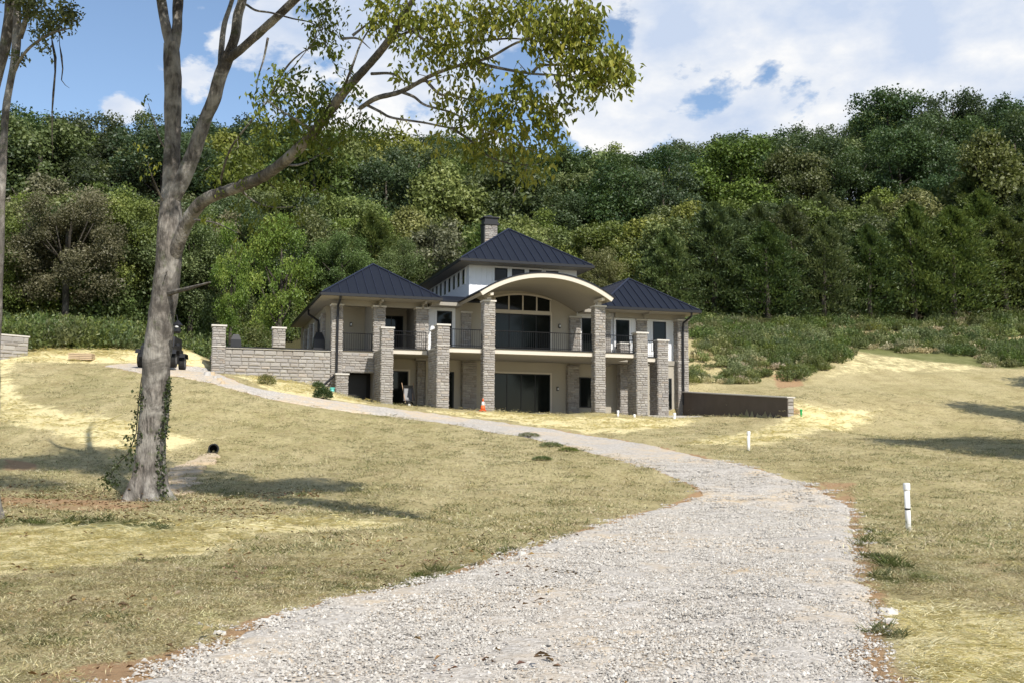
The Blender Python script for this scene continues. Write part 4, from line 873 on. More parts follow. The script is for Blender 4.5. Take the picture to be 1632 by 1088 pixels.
SM = [[(640, 147, zz(.5)), (660, 155, zz(.7)), (678, 168, zz(.9)), (720, 180, zz(1.3)), (757, 200, zz(1.6)), (800, 220, zz(2)), (850, 240, zz(2.4))],
      [(585, 168, TZ-4.5), (605, 178, zz(.1)), (625, 188, zz(.2)), (676, 196, zz(.5)), (720, 204, zz(.9)), (757, 200, zz(1.2)), (800, 196, zz(1.5)), (850, 190, zz(2))],
      [(757, 100, zz(1.7)), (801, 110, zz(2)), (849, 118, zz(2.4)), (901, 121, zz(2.8)), (950, 128, zz(3)), (990, 110, zz(3.2))],
      [(849, 116, zz(2.4)), (862, 105, zz(2.5)), (901, 104, zz(2.7)), (950, 100, zz(2.9))],
      [(885, 122, zz(2.6)), (895, 150, zz(2.7)), (905, 165, zz(2.7)), (925, 178, zz(2.8))],
      [(540, 160, TZ-4.4), (560, 110, zz(.2)), (575, 70, zz(.1)), (598, 28, zz(0)), (604, -10, zz(0))],
      [(562, 57, zz(0)), (575, 47, zz(0)), (597, 30, zz(.1)), (612, 18, zz(.3))],
      [(545, 62, zz(-.2)), (570, 62, zz(-.1)), (590, 78, zz(.2))],
      [(620, 66, zz(.6)), (660, 48, zz(.8)), (700, 44, zz(1.2)), (760, 30, zz(1.7)), (820, 12, zz(2.2)), (880, -10, zz(2.6))],
      [(640, 34, zz(1)), (690, 70, zz(1.4)), (760, 66, zz(1.9)), (820, 62, zz(2.3)), (885, 70, zz(2.6)), (940, 80, zz(2.9))],
      [(592, 118, zz(0)), (625, 118, zz(.3)), (650, 132, zz(.5)), (680, 130, zz(.8)), (715, 120, zz(1.1))],
      [(393, 8, TZ-.7), (408, 17, TZ-1), (433, 21, TZ-1.4), (466, 30, TZ-2), (494, 36, TZ-2.4), (511, 48, TZ-2.8), (520, 75, TZ-3)],
      [(350, 300, TZ-1), (356, 270, TZ-1.6), (372, 230, TZ-2.2), (420, 170, TZ-3), (470, 105, TZ-3.8), (500, 66, TZ-4)],
      [(430, 155, TZ-3), (455, 110, TZ-3.4), (480, 85, TZ-3.8), (505, 72, TZ-4)],
      [(427, 61, TZ-1), (420, 95, TZ-1), (411, 125, TZ-1), (408, 150, TZ-1)],
      [(445, 262, TZ-2.6), (480, 262, TZ-2), (520, 240, TZ-1.6), (560, 215, TZ-1.5)],
      [(380, 298, TZ-1.6), (400, 318, TZ-1.4), (430, 330, TZ-1.4), (470, 330, TZ-1.2)],
      [(300, 350, TZ-.4), (325, 352, TZ-1), (350, 358, TZ-1.4), (380, 372, TZ-1.8)],
      [(500, 210, TZ-3.6), (470, 190, TZ-4), (445, 175, TZ-4.2), (415, 150, TZ-4.4)],
      [(264, 330, TZ), (250, 300, TZ-.5), (240, 275, TZ-.9), (236, 258, TZ-1.1)],
      [(268, 240, TZ), (256, 225, TZ-.2), (244, 190, TZ-.3), (236, 165, TZ-.4)],
      [(272, 420, TZ), (262, 440, TZ-.5)],
      [(680, 130, zz(.8)), (700, 150, zz(1)), (720, 152, zz(1.2)), (760, 160, zz(1.6)), (800, 150, zz(2)), (845, 160, zz(2.3))],
      [(720, 204, zz(.9)), (750, 225, zz(1.1)), (780, 250, zz(1.3)), (820, 262, zz(1.6)), (860, 262, zz(1.9))]]
for q in SM: PT.append((pp(*q), [rad(5.5, 19), rad(4, 19), rad(2.6, 18), rad(1.3, 17)], 2))
Vb, Qb = limb_mesh(PT, n=48, step=.06, rough=.05, seed=3, flare=tb[2]+.1)
Vb = Vb-np.array(main_tree.location)
link(bpy.data.objects.new('trunk', np_mesh('trunk', Vb, Qb, M['bark'], smooth=True)), main_tree)
# small broken stub
sp_ = MB(); c0 = at(258, 470, TZ)-np.array(main_tree.location); c1 = at(300, 460, TZ-.8)-np.array(main_tree.location); c2 = at(335, 450, TZ-1.3)-np.array(main_tree.location)
sp_.tube([c0, c1, c2], [.07, .045, .015], 7).build('broken_branch', M['bark'], main_tree)
# foliage blobs: x, y, radius px, distance, count, shade class
FB = []
for (x, y, r, z, n, c) in [(520, 25, 36, 3.4, 60, 0), (505, 60, 22, 3.4, 20, 0), (440, 190, 42, 4, 60, 0), (480, 150, 50, 3.6, 90, 0), (520, 175, 40, 4, 70, 0), (475, 215, 50, 3.2, 80, 0), (430, 225, 38, 2.6, 45, 0), (530, 230, 40, 3.4, 60, 0), (415, 160, 24, 3.8, 20, 0), (440, 130, 26, 3.6, 22, 0),
                           (560, 205, 38, 3.8, 50, 0), (600, 205, 28, 4.4, 24, 0), (560, 140, 24, 5, 16, 0), (545, 85, 26, 5, 18, 0),
                           (400, 265, 45, 2., 40, 0), (360, 290, 30, 1.4, 14, 0), (450, 290, 45, 2., 40, 0), (500, 290, 36, 1.8, 26, 0), (345, 250, 26, 1.6, 10, 0), (385, 340, 34, 1.6, 26, 0), (340, 360, 28, 1.2, 12, 0), (430, 350, 36, 1.4, 18, 0), (480, 330, 30, 1.2, 14, 0), (370, 390, 24, 1.6, 8, 0),
                           (610, 12, 34, 6, 55, 1), (650, 30, 32, 6.4, 50, 1), (600, 50, 22, 5.6, 18, 1), (690, 25, 38, 7, 65, 1), (740, 35, 42, 7.4, 75, 1), (790, 20, 44, 7.8, 85, 1), (845, 20, 46, 8, 95, 1), (900, 20, 46, 8.2, 95, 1), (935, 45, 36, 8.4, 70, 1),
                           (875, 60, 40, 8.2, 75, 1), (925, 85, 34, 8.4, 60, 1), (960, 105, 36, 8.6, 60, 1), (992, 120, 24, 8.8, 32, 1), (985, 98, 20, 8.8, 20, 1), (940, 130, 32, 8.5, 45, 1), (905, 105, 30, 8.3, 34, 1), (965, 75, 20, 8.6, 12, 1),
                           (740, 95, 38, 7, 55, 1), (700, 75, 30, 6.8, 30, 1), (770, 100, 24, 7.2, 24, 1), (660, 80, 24, 6.4, 18, 1), (640, 115, 22, 6, 12, 1), (690, 105, 22, 6.6, 14, 1), (635, 60, 20, 6.2, 10, 1),
                           (715, 155, 26, 6.6, 22, 1), (750, 160, 34, 6.8, 44, 1), (790, 180, 36, 7.2, 50, 1), (720, 200, 34, 6.4, 36, 1), (770, 210, 36, 6.8, 48, 1), (820, 215, 40, 7.2, 60, 1), (865, 215, 36, 7.6, 46, 1), (800, 240, 40, 6.8, 52, 1), (845, 250, 38, 7.2, 48, 1), (760, 240, 28, 6.4, 24, 1), (880, 240, 22, 7.6, 16, 1), (835, 285, 20, 7, 8, 1),
                           (830, 140, 28, 7.6, 36, 1), (855, 165, 32, 7.8, 44, 1), (880, 190, 24, 7.8, 22, 1), (820, 170, 26, 7.4, 26, 1), (895, 170, 18, 8, 12, 1), (925, 178, 12, 8, 5, 1), (700, 225, 24, 6, 14, 1), (655, 190, 16, 5.2, 6, 1),
                           (237, 155, 7, .4, 3, 0), (238, 180, 7, .4, 3, 0), (238, 262, 12, 1.1, 8, 1), (222, 230, 9, 1.1, 4, 1),
                           (600, -110, 80, 5.6, 200, 1), (690, -120, 80, 5.8, 220, 1), (780, -120, 80, 6, 220, 1), (870, -110, 80, 6.2, 220, 1), (640, -190, 90, 5.4, 220, 1), (800, -190, 90, 5.8, 220, 1), (430, -120, 70, 2, 140, 0), (300, -160, 90, 3, 300, 0), (200, -180, 90, 3.5, 300, 0), (400, -220, 90, 4, 260, 0), (560, -180, 90, 4, 200, 0), (330, -270, 90, 3, 240, 0), (120, -150, 80, 3.5, 220, 0), (250, -90, 40, 3, 60, 0)]:
    Z = TZ-z; C = at(x, y, Z); R_ = r/FPX*Z; k = int(n*(1.9 if y < -80 else .52 if y < 190 else .34))  # unseen foliage above the view is packed denser to deepen the ground shadow
    p = unit(RNG.normal(size=(k, 3)))*(RNG.uniform(0, 1, (k, 1))**.45)*R_*np.array([1, 1.5, .95]); FB.append((C+p, c))
FC = np.concatenate([f[0] for f in FB])
c, D, Nn, L_, W_, rn = sprigs(FC, 9, .085, .125, .058, droop=1.1)
cls = np.repeat(np.concatenate([np.full(len(f[0]), f[1]) for f in FB]), 9); rn = np.where(cls == 0, rn*.66, .34+rn*.66)
lm = leaf_mesh('crown', c-np.array(main_tree.location), D, Nn, L_, W_, M['leaf_main'], rn)
props(link(bpy.data.objects.new('crown', lm), main_tree), kind='stuff')
# fine twigs reaching the leaf sprays
tw_ = MB(); nodes_ = np.concatenate([np.array(catmull(p, 6)) for p, r, l in PT if l >= 1])-np.array(main_tree.location)
for q in FC[RNG.permutation(len(FC))[:900]]:
    q = q-np.array(main_tree.location); j = np.argmin(((nodes_-q)**2).sum(1)); a = nodes_[j]
    if .15 < np.linalg.norm(a-q) < 2.2:
        m_ = (a+q)/2+RNG.normal(0, .08, 3)+[0, 0, .06]; tw_.tube([a, m_, q], [.011, .007, .003], 3, cap=False)
tw_.build('twigs', M['bark'], main_tree, kind='stuff')
# ivy on and beside the trunk
iv = []
for (x, y) in [(222, 620), (220, 632), (223, 645), (219, 655), (216, 668), (215, 680), (218, 692), (213, 700), (214, 712), (208, 720), (200, 726), (190, 735), (184, 745), (178, 752), (172, 765), (178, 772), (186, 768), (212, 735), (216, 745), (165, 770), (168, 760), (205, 700)]:
    P = at(x, y, TZ-.35); iv.append(P+RNG.normal(0, .05, (5, 3)))
for k in range(130):
    y = RNG.uniform(600, 800); xr = np.interp(y, [600, 700, 760, 800], [270, 266, 264, 268]); P = at(xr-RNG.uniform(0, 14)*(y > 690)-RNG.uniform(0, 4), y, TZ-.33+RNG.uniform(0, .2)); iv.append(P[None])
iv = np.concatenate(iv); c, D, Nn, L_, W_, rn = sprigs(iv, 3, .035, .075, .06, droop=.8)
ivy = empty('ivy_vine', tuple(iv[0]), 0, 'dark ivy vine climbing the trunk of the large foreground tree', 'vine')
link(bpy.data.objects.new('ivy_leaves', leaf_mesh('ivy_leaves', c-iv[0], D, Nn, L_, W_, M['ivy'], rn)), ivy)['kind'] = 'stuff'
MB().tube([p-iv[0] for p in pp((226, 600, TZ-.3), (221, 640, TZ-.32), (217, 690, TZ-.34), (205, 722, TZ-.36), (184, 742, TZ-.38), (172, 768, TZ-.4))], [.012, .014, .014, .012, .01, .006], 5).build('stem', M['bark_dark'], ivy)

# ---- left edge tree with hanging dead vines
LZ = 20.
lb = at(-14, 800, LZ); lb[2] = float(gnd(lb[0], lb[1]))-.1
left_tree = empty('leaning_tree', tuple(lb), 0, 'slender leaning tree cut by the left edge of the photo', 'tree')
P2 = [([lb]+pp((-12, 700, LZ), (-8, 560, LZ), (-2, 440, LZ), (2, 330, LZ), (5, 250, LZ), (9, 180, LZ), (17, 130, LZ), (24, 90, LZ), (27, 50, LZ), (28, 0, LZ), (32, -70, LZ), (40, -160, LZ)), [rad(p, LZ) for p in (26, 22, 18, 15, 13, 12, 12, 12, 14, 14, 13, 9, 3)], 0),
      (pp((-22, 200, LZ+.4), (-6, 130, LZ+.3), (4, 92, LZ+.2), (12, 50, LZ+.1), (17, 0, LZ), (20, -60, LZ), (0, -150, LZ)), [rad(p, LZ) for p in (16, 18, 18, 19, 19, 14, 5)], 1),
      (pp((24, 112, LZ), (31, 97, LZ-.2), (42, 82, LZ-.5), (55, 70, LZ-.8), (75, 57, LZ-1.1), (91, 50, LZ-1.3), (110, 46, LZ-1.5)), [rad(p, LZ) for p in (7, 6, 5, 5, 5, 4, 2)], 1),
      (pp((32, 60, LZ), (40, 35, LZ-.2), (46, 10, LZ-.3), (50, -40, LZ-.4)), [rad(p, LZ) for p in (10, 9, 7, 3)], 1), (pp((91, 50, LZ-1.3), (100, 32, LZ-1.4), (112, 18, LZ-1.5)), [rad(2, LZ), rad(1, LZ)], 2)]
Vb, Qb = limb_mesh(P2, n=24, step=.09, rough=.06, seed=9, flare=lb[2]+.1)
link(bpy.data.objects.new('trunk', np_mesh('trunk', Vb-lb, Qb, M['bark'], smooth=True)), left_tree)
fc = []
for (x, y, r, z, n) in [(110, 20, 20, 1.5, 26), (90, 34, 18, 1.3, 26), (72, 40, 16, 1.1, 16), (62, 55, 12, .8, 8), (118, 30, 10, 1.5, 8), (45, 10, 22, .4, 26), (30, 5, 20, 0, 20), (58, 22, 12, .5, 8), (73, 78, 7, 1.2, 6), (55, 5, 14, .5, 10), (30, 90, 10, .2, 8), (60, -40, 50, 0, 60), (0, -60, 60, 0, 80), (-80, -20, 70, 0, 120), (30, -140, 70, 0, 120), (-120, 60, 60, 0, 90), (-60, -160, 90, 0, 160), (0, -210, 95, 2.6, 420), (110, -235, 95, 2.8, 420), (210, -215, 95, 3, 380), (-100, -190, 95, 2.4, 380)]:  # last big clumps, out of view, are added to throw shade on the lawn
    Z = LZ-z; k = int(n*1.2); fc.append(at(x, y, Z)+unit(RNG.normal(size=(k, 3)))*(RNG.uniform(0, 1, (k, 1))**.5)*r/FPX*Z*np.array([1, 1.6, 1]))
fc = np.concatenate(fc); c, D, Nn, L_, W_, rn = sprigs(fc, 7, .06, .10, .05, droop=.5)
props(link(bpy.data.objects.new('crown', leaf_mesh('crown', c-lb, D, Nn, L_, W_, M['leaf_mid'], rn)), left_tree), kind='stuff')
for nm, pts, rs, lab in (('hanging_vine', [(82, 58, 18.9), (84, 72, 18.9), (88, 92, 18.9), (88, 115, 18.9), (85, 150, 18.9), (83, 180, 18.9), (83, 215, 18.9), (84, 252, 18.9)], [.006, .02, .026, .016, .02, .012, .009, .004], 'long dead vine hanging from the branch at upper left'),
                     ('hanging_vine', [(94, 50, 18.8), (95, 72, 18.8), (98, 90, 18.8), (100, 110, 18.8), (98, 128, 18.8), (104, 136, 18.8), (111, 141, 18.8)], [.005, .007, .018, .012, .009, .006, .003], 'shorter forked dead vine hanging beside the long one at upper left')):
    P = pp(*pts); o = MB().tube([p-P[0] for p in P], rs, 6).build(nm, M['bark_dark'], None, True, label=lab, cat='vine', group='dead vines hanging from the left tree'); o.location = tuple(P[0])
    o['category'] = 'vine'

# ---- woodland prototypes
def crown_leaves(kind, H, R_, nl, ls, seed):
    r = np.random.default_rng(seed)
    if kind == 'cedar':
        t_ = r.uniform(0, 1, nl)**.75; z = .06*H+t_*H*.95; ang = r.uniform(0, 2*pi, nl); lobes = .75+.25*np.sin(ang*5+z*2.3+seed)+.2*np.sin(ang*3-z*3.7)
        rr = R_*(1-t_**2.6)**.9*lobes*(1-.5*r.uniform(0, 1, nl)**1.5)*(1+.35*np.abs(r.normal(0, .5, nl))**2)
        C = np.stack([rr*np.cos(ang), rr*np.sin(ang), z], 1); D = np.stack([np.cos(ang), np.sin(ang), .5+r.uniform(0, 1, nl)], 1)+r.normal(0, .4, (nl, 3)); Nn = r.normal(0, 1, (nl, 3))*.8+np.stack([np.cos(ang), np.sin(ang), ang*0+.5], 1)
        rn = np.clip(.5+.35*np.sin(ang*5+z*2.3+seed)+r.normal(0, .2, nl), 0, 1); s = ls*r.uniform(.6, 1.3, nl)
        return C, D, Nn, s*1.3, s*.5, rn
    nlobe = 52 if kind == 'broad' else 30
    lc = unit(r.normal(size=(nlobe, 3)))*(r.uniform(.25, 1, (nlobe, 1))**.5)
    lc[:, 2] = lc[:, 2]*1. ; lr = r.uniform(.14, .34, nlobe)*R_
    zc = H*.60; hz = H*.42; lc = lc*np.array([R_*.85, R_*.85, hz*.85])+np.array([0, 0, zc])
    w_ = lr**2; idx = r.choice(nlobe, nl, p=w_/w_.sum())
    dd = unit(r.normal(size=(nl, 3))+np.array([0, 0, .35])); rad_ = lr[idx]*(1-.75*r.uniform(0, 1, nl)**1.6+.22*np.abs(r.normal(0, .5, nl))**2)*(1+.22*np.sin(dd[:, 0]*9+idx)*np.sin(dd[:, 1]*8+idx*2)+.15*np.sin(dd[:, 2]*17+idx))
    C = lc[idx]+dd*rad_[:, None]*np.array([1, 1, .8]); Nn = dd+r.normal(0, .75, (nl, 3)); D = r.normal(0, 1, (nl, 3))+np.array([0, 0, -.25])
    rn = np.clip(r.uniform(0, 1, nlobe)[idx]*.55+r.uniform(0, 1, nl)*.35+.1*dd[:, 2], 0, 1); s = ls*r.uniform(.55, 1.35, nl)
    if kind == 'sparse': keep = r.uniform(0, 1, nl) < .6; C, D, Nn, rn, s = C[keep], D[keep], Nn[keep], rn[keep], s[keep]
    return C, D, Nn, s*1.15, s*.8, rn
def tree_trunk_mesh(kind, H, R_, seed, m):
    r = random.Random(seed); b = MB(); lean = r.uniform(-.4, .4)
    rt_ = .016*H+.04
    b.tube([(0, 0, -.8), (lean*.1, 0, H*.25), (lean*.4, .1, H*.5), (lean*.6, 0, H*.8)], [rt_*1.3, rt_, rt_*.7, rt_*.2], 7)
    if kind != 'cedar':
        for k in range(7):
            z = H*r.uniform(.3, .6); a = r.uniform(0, 2*pi); q = R_*r.uniform(.5, .8)
            b.tube([(lean*.25, 0, z), (q*.5*cos(a), q*.5*sin(a), z+H*.10), (q*cos(a), q*sin(a), z+H*r.uniform(.15, .3))], [rt_*.5, rt_*.3, rt_*.1], 5)
    else:
        for k in range(8):
            z = H*r.uniform(.08, .4); a = r.uniform(0, 2*pi); q = R_*r.uniform(.5, .9)
            b.tube([(0, 0, z), (q*cos(a), q*sin(a), z+.3)], [rt_*.22, rt_*.06], 4)
    return b.mesh('trunk', m, True)
KINDS = {'dark': ('broad', 13., 4.6, 'leaf_dark', 'broadleaf_tree'), 'mid': ('broad', 11., 4.2, 'leaf_mid', 'broadleaf_tree'), 'olive': ('broad', 9., 3.8, 'leaf_olive', 'broadleaf_tree'),
         'lime': ('broad', 10., 3.6, 'leaf_lime', 'broadleaf_tree'), 'grey': ('sparse', 9.5, 3.6, 'leaf_grey', 'bare_twigged_tree'), 'cedar': ('cedar', 9.5, 3.0, 'leaf_cedar', 'cedar_tree'),
         'young': ('broad', 8., 2.1, 'leaf_mid', 'broadleaf_tree')}
KINDS['young'] = ('broad', 8., 2.1, 'leaf_young', 'broadleaf_tree'); KINDS['near_dark'] = ('broad', 9., 3.4, 'leaf_dark', 'broadleaf_tree'); KINDS['near_grey'] = ('sparse', 9.5, 3.6, 'leaf_grey', 'bare_twigged_tree'); KINDS['near_mid'] = ('broad', 9., 3.4, 'leaf_mid', 'broadleaf_tree'); KINDS['near_olive'] = ('broad', 8.5, 3.2, 'leaf_olive', 'broadleaf_tree')
PROTO = {}
for kn, (kd, H, R_, lm_, nm) in KINDS.items():
    PROTO[kn] = []
    for v in range(3 if kn in ('dark', 'mid', 'olive', 'cedar') else 2):
        fine = kn in ('young', 'near_mid', 'near_olive', 'near_grey', 'near_dark'); nl = 32000 if fine and kn != 'young' else 17000 if fine else {'cedar': 15000}.get(kd, 15000); seed = 50+len(kn)*13+ord(kn[0])+v*7
        C, D, Nn, L_, W_, rn = crown_leaves(kd, H, R_, nl, {'cedar': .20}.get(kd, .10 if kn == 'young' else .115 if fine else .235), seed)
        cm = leaf_mesh('crown', C, D, Nn, L_, W_, M[lm_], rn, .15); tm = tree_trunk_mesh(kd, H, R_, seed, M['bark_dark'])
        PROTO[kn].append((cm, tm, H))
def put_tree(kn, x, y, H, label, group, name=None, z=None, rz=None, wide=1., v=None):
    cm, tm, H0 = PROTO[kn][RNG.integers(len(PROTO[kn])) if v is None else v]; s = H/H0
    z = float(gnd(x, y))-.05 if z is None else z
    t_ = empty(name or KINDS[kn][4], (x, y, z), RNG.uniform(0, 6.28) if rz is None else rz, label, 'tree', group); t_.scale = (s*wide, s*wide, s)
    for nm, me in (('crown', cm), ('trunk', tm)):
        o = bpy.data.objects.new(nm, me); COL.objects.link(o); o.parent = t_
        if nm == 'crown': o['kind'] = 'stuff'
    return t_
# front edge line of the wood as a function of x/y (tangent of the bearing)
def front(tx): return float(np.interp(tx, [-.55, -.36, -.28, -.2, -.1, 0, .1, .17, .25, .4, .55], [62, 64, 70, 78, 80, 82, 86, 87, 89, 90, 92]))
LAB = {'near_dark': ('dark green broadleaf tree in the front row of the wood', 'dark broadleaf trees in the front row of the wood'),
       'near_grey': ('greyish thin leaved tree in the front row of the wood', 'greyish trees in the front row of the wood'),
       'near_mid': ('mid green broadleaf tree in the front row of the wood', 'mid green broadleaf trees in the front row of the wood'),
       'near_olive': ('yellowish olive broadleaf tree in the front row of the wood', 'olive broadleaf trees in the front row of the wood'),
       'dark': ('dark green broadleaf tree in the wood covering the upper hillside', 'dark broadleaf trees on the upper hillside'),
       'mid': ('mid green broadleaf tree in the wood on the hillside', 'mid green broadleaf trees on the hillside'),
       'olive': ('yellowish olive broadleaf tree in the wood behind the house', 'olive trees on the lower hillside'),
       'lime': ('bright lime green tree standing out in the hillside wood', 'lime green trees on the hillside'),
       'grey': ('greyish thin leaved tree at the edge of the wood', 'greyish trees at the edge of the wood'),
       'cedar': ('dark narrow cedar tree in the lower belt of the wood', 'cedars in the lower belt of the wood')}
count = 0; row = 0; dpt = 0.
while dpt < 100 and count < 284:
    sp = 5.2+dpt*.035
    tx = -.53+RNG.uniform(0, .03)
    while tx < .53 and count < 284:
        Y = front(tx)+dpt+RNG.uniform(-1.6, 1.6); X = tx*Y; px = 816+tx*FPX
        if dpt < 3: 
            if px < 700: kn = RNG.choice(['near_mid', 'near_grey', 'near_dark', 'near_mid', 'near_dark'])
            elif px < 1120: kn = RNG.choice(['near_olive', 'near_mid', 'near_olive', 'cedar'])
            else: kn = 'cedar'
            H = RNG.uniform(6.5, 9) if px < 1120 else RNG.uniform(8., 10.5)
        elif dpt < 26:
            if px > 1120: kn = RNG.choice(['cedar', 'cedar', 'mid', 'olive'], p=[.5, .4, .05, .05]) if dpt < 15 else RNG.choice(['olive', 'mid', 'cedar', 'dark'])
            elif px > 500: kn = RNG.choice(['olive', 'mid', 'grey', 'cedar'], p=[.48, .30, .08, .14])
            else: kn = RNG.choice(['mid', 'olive', 'grey', 'dark'], p=[.42, .15, .15, .28])
            H = RNG.uniform(7.5, 10)
        else:
            kn = RNG.choice(['dark', 'mid', 'olive'], p=[.86, .11, .03]) if dpt > 40 else RNG.choice(['dark', 'mid', 'olive'], p=[.66, .22, .12]); H = RNG.uniform(10.5, 14.5)
        lb_, gr_ = LAB[kn]; zn = 'left of the large trunk' if px < 245 else 'between the large trunk and the house' if px < 510 else 'behind the left wing' if px < 700 else 'behind the main roof' if px < 950 else 'behind the right wing' if px < 1120 else 'right of the house' if px < 1400 else 'toward the right edge'
        lv = '' if dpt < 3 else 'low in the wood ' if dpt < 26 else 'halfway up the hill ' if dpt < 55 else 'near the skyline '
        kd_ = {'dark': 'dark green broadleaf tree', 'near_dark': 'dark green broadleaf tree', 'mid': 'mid green broadleaf tree', 'near_mid': 'mid green broadleaf tree', 'olive': 'yellowish olive tree', 'near_olive': 'yellowish olive tree', 'grey': 'greyish thin leaved tree', 'near_grey': 'greyish thin leaved tree', 'cedar': 'dark feathery cedar', 'lime': 'lime green tree'}[kn]
        lb_ = kd_+(' at the wood edge ' if dpt < 3 else ' '+lv)+zn; gr_ = lb_.replace('tree', 'trees').replace('cedar', 'cedars')
        put_tree(kn, X, Y, H, lb_, gr_, wide=RNG.uniform(.95, 1.2)*(1.15 if kn == 'cedar' else 1)); count += 1
        tx += sp*(.78 if kn == 'cedar' else 1)*RNG.uniform(.8, 1.25)/Y
    dpt += (4.6 if dpt < 10 else 7.0 if dpt < 30 else 11.)
    row += 1
# singled-out trees
def top_at(px, py, Y, x=None): return at(px, py, Y)
def put_px(kn, px, ptop, Y, label, name=None, wide=1., group=None, v=None):
    X = (px-816)/FPX*Y; z = float(gnd(X, Y)); tp = at(px, ptop, Y); H = tp[2]-z
    return put_tree(kn, X, Y, H*1.02, label, group, name, wide=wide, v=v)
put_px('young', 442, 328, 57, 'young light green tree with a round crown just left of the house', wide=.70, v=0)
put_px('near_mid', 300, 330, 66, 'bushy mid green tree right of the large foreground trunk', wide=.8)
put_px('lime', 968, 292, 112, 'bright lime green tree high behind the right wing of the house', wide=.6)
put_px('near_grey', 100, 300, 62, 'greyish tree with a thin bare trunk near the left edge', wide=1.)
put_px('near_olive', 185, 300, 66, 'round yellowish green tree left of the large foreground trunk')
put_px('young', 365, 345, 63, 'thin dark trunked tree beside the left terrace pier', wide=.5, v=1)
put_px('dark', 1428, 135, 138, 'tallest tree on the skyline at the right', wide=1.0)
put_px('dark', 1532, 138, 136, 'second tall tree on the skyline toward the right edge', wide=.9)
put_px('olive', 1592, 215, 105, 'large yellowish olive tree at the right edge above the cedars', wide=.85)
# trees just outside the right edge whose shadows fall on the slope
for (x, y, h) in ((21.3, 32, 13.), (24, 36, 12), (29.5, 47.5, 12), (36, 58, 11)):
    put_tree('dark', x, y, h, 'dark broadleaf tree standing just outside the right edge', 'trees right of the lawn', wide=.8)
for (px, py, Y, lab) in ((1283, 338, 108, 'bare whitish dead tree among the greenery right of the house'), (1018, 400, 96, 'pale bare dead branches rising behind the right wing roof')):
    X = (px-816)/FPX*Y; tp = at(px, py, Y); gz0 = float(gnd(X, Y)); H = tp[2]-gz0; dt = empty('dead_tree', (X, Y-4, gz0), 0, lab, 'dead tree'); b = MB(); r_ = random.Random(px)
    b.tube([(0, 0, -.5), (.1, 0, H*.5), (.4, 0, H)], [.14, .09, .02], 6).build('trunk', M['bark'], dt, True)
    for k in range(7):
        z = H*r_.uniform(.5, .92); a = r_.uniform(0, 6.28); L = r_.uniform(1., 2.); MB().tube([(.3*z/H, 0, z), (.3+L*.5*cos(a), L*.5*sin(a), z+L*.5), (.3+L*.8*cos(a+.3), L*.8*sin(a), z+L*1.1)], [.05, .03, .01], 4).build('branch', M['bark'], dt)
# ---- brush: weeds and saplings, too many to count
def weed_mesh(name, n, H, R_, m, ls, seed):
    r = np.random.default_rng(seed); st_ = r.uniform(-R_, R_, (n, 2)); st_ = st_[np.hypot(*st_.T) < R_]; n = len(st_); k = 14
    hh = H*r.uniform(.5, 1, n)*(1-.5*(np.hypot(*st_.T)/R_)**2); t_ = r.uniform(.1, 1, (n, k)); lean = r.normal(0, .25, (n, 2))
    C = np.stack([st_[:, 0:1]+lean[:, 0:1]*t_*hh[:, None], st_[:, 1:2]+lean[:, 1:2]*t_*hh[:, None], t_*hh[:, None]], -1).reshape(-1, 3)
    nn = len(C); D = r.normal(0, .7, (nn, 3))+np.array([0, 0, .9]); Nn = r.normal(0, 1, (nn, 3)); s = ls*r.uniform(.6, 1.4, nn)
    rn = np.clip(np.repeat(r.uniform(0, 1, n), k)*.6+r.uniform(0, .4, nn), 0, 1)
    return leaf_mesh(name, C, D, Nn, s*1.1, s*.5, m, rn, .1)
WL = [weed_mesh('brush_clump', 150, 1.2, .9, M['brush'], .12, 11), weed_mesh('brush_clump', 140, 1.0, 1.0, M['brush'], .11, 12), weed_mesh('brush_clump', 130, 1.5, .7, M['leaf_mid'], .12, 13)]
WD = [weed_mesh('weed_clump', 130, .9, .8, M['weed'], .10, 1), weed_mesh('weed_clump', 120, 1.1, .6, M['weed'], .12, 2), weed_mesh('weed_clump', 110, .7, .9, M['leaf_olive'], .10, 3), weed_mesh('weed_clump', 90, .6, .8, M['dry'], .10, 4)]
def fill(poly, n):
    P = gpoly(poly); lo, hi = P.min(0), P.max(0); X = RNG.uniform(lo[0], hi[0], n*6); Y = RNG.uniform(lo[1], hi[1], n*6); k = in_poly(X, Y, P); X, Y = X[k][:n], Y[k][:n]
    return np.stack([X, Y, gnd(X, Y)-.03], 1)
A1 = fill([(1105, 522), (1180, 524), (1400, 535), (1632, 548), (1700, 552), (1700, 590), (1570, 585), (1555, 566), (1360, 556), (1330, 585), (1270, 606), (1210, 570), (1130, 555), (1105, 545)], 420)
A2 = fill([(1100, 545), (1210, 565), (1300, 600), (1240, 585), (1200, 610), (1100, 612)], 150)
def world_fill(txs, d0, d1, n):
    tx = RNG.uniform(*txs, n); Y = np.array([front(a) for a in tx])+RNG.uniform(d0, d1, n); X = tx*Y; return np.stack([X, Y, gnd(X, Y)-.05], 1)
A3 = world_fill((.16, .55), -4.5, 3, 520); A4 = world_fill((-.55, -.26), -9, 3, 1300); A5 = world_fill((-.3, .16), -3, 2, 300)
scatter('hillside_weeds', np.concatenate([A1, A3]), WL[:2]+WL[:2]+WD, .4, 1.1, label='green weeds and saplings along the top of the slope', cat='weeds')
scatter('slope_weeds', A2, WD+WD[2:], .35, .8, label='patchy pale weeds on the bank right of the house', cat='weeds')
scatter('roadside_brush', np.concatenate([A4, A5]), WL, .7, 1.5, label='green brush at the edge of the wood on the left', cat='brush')

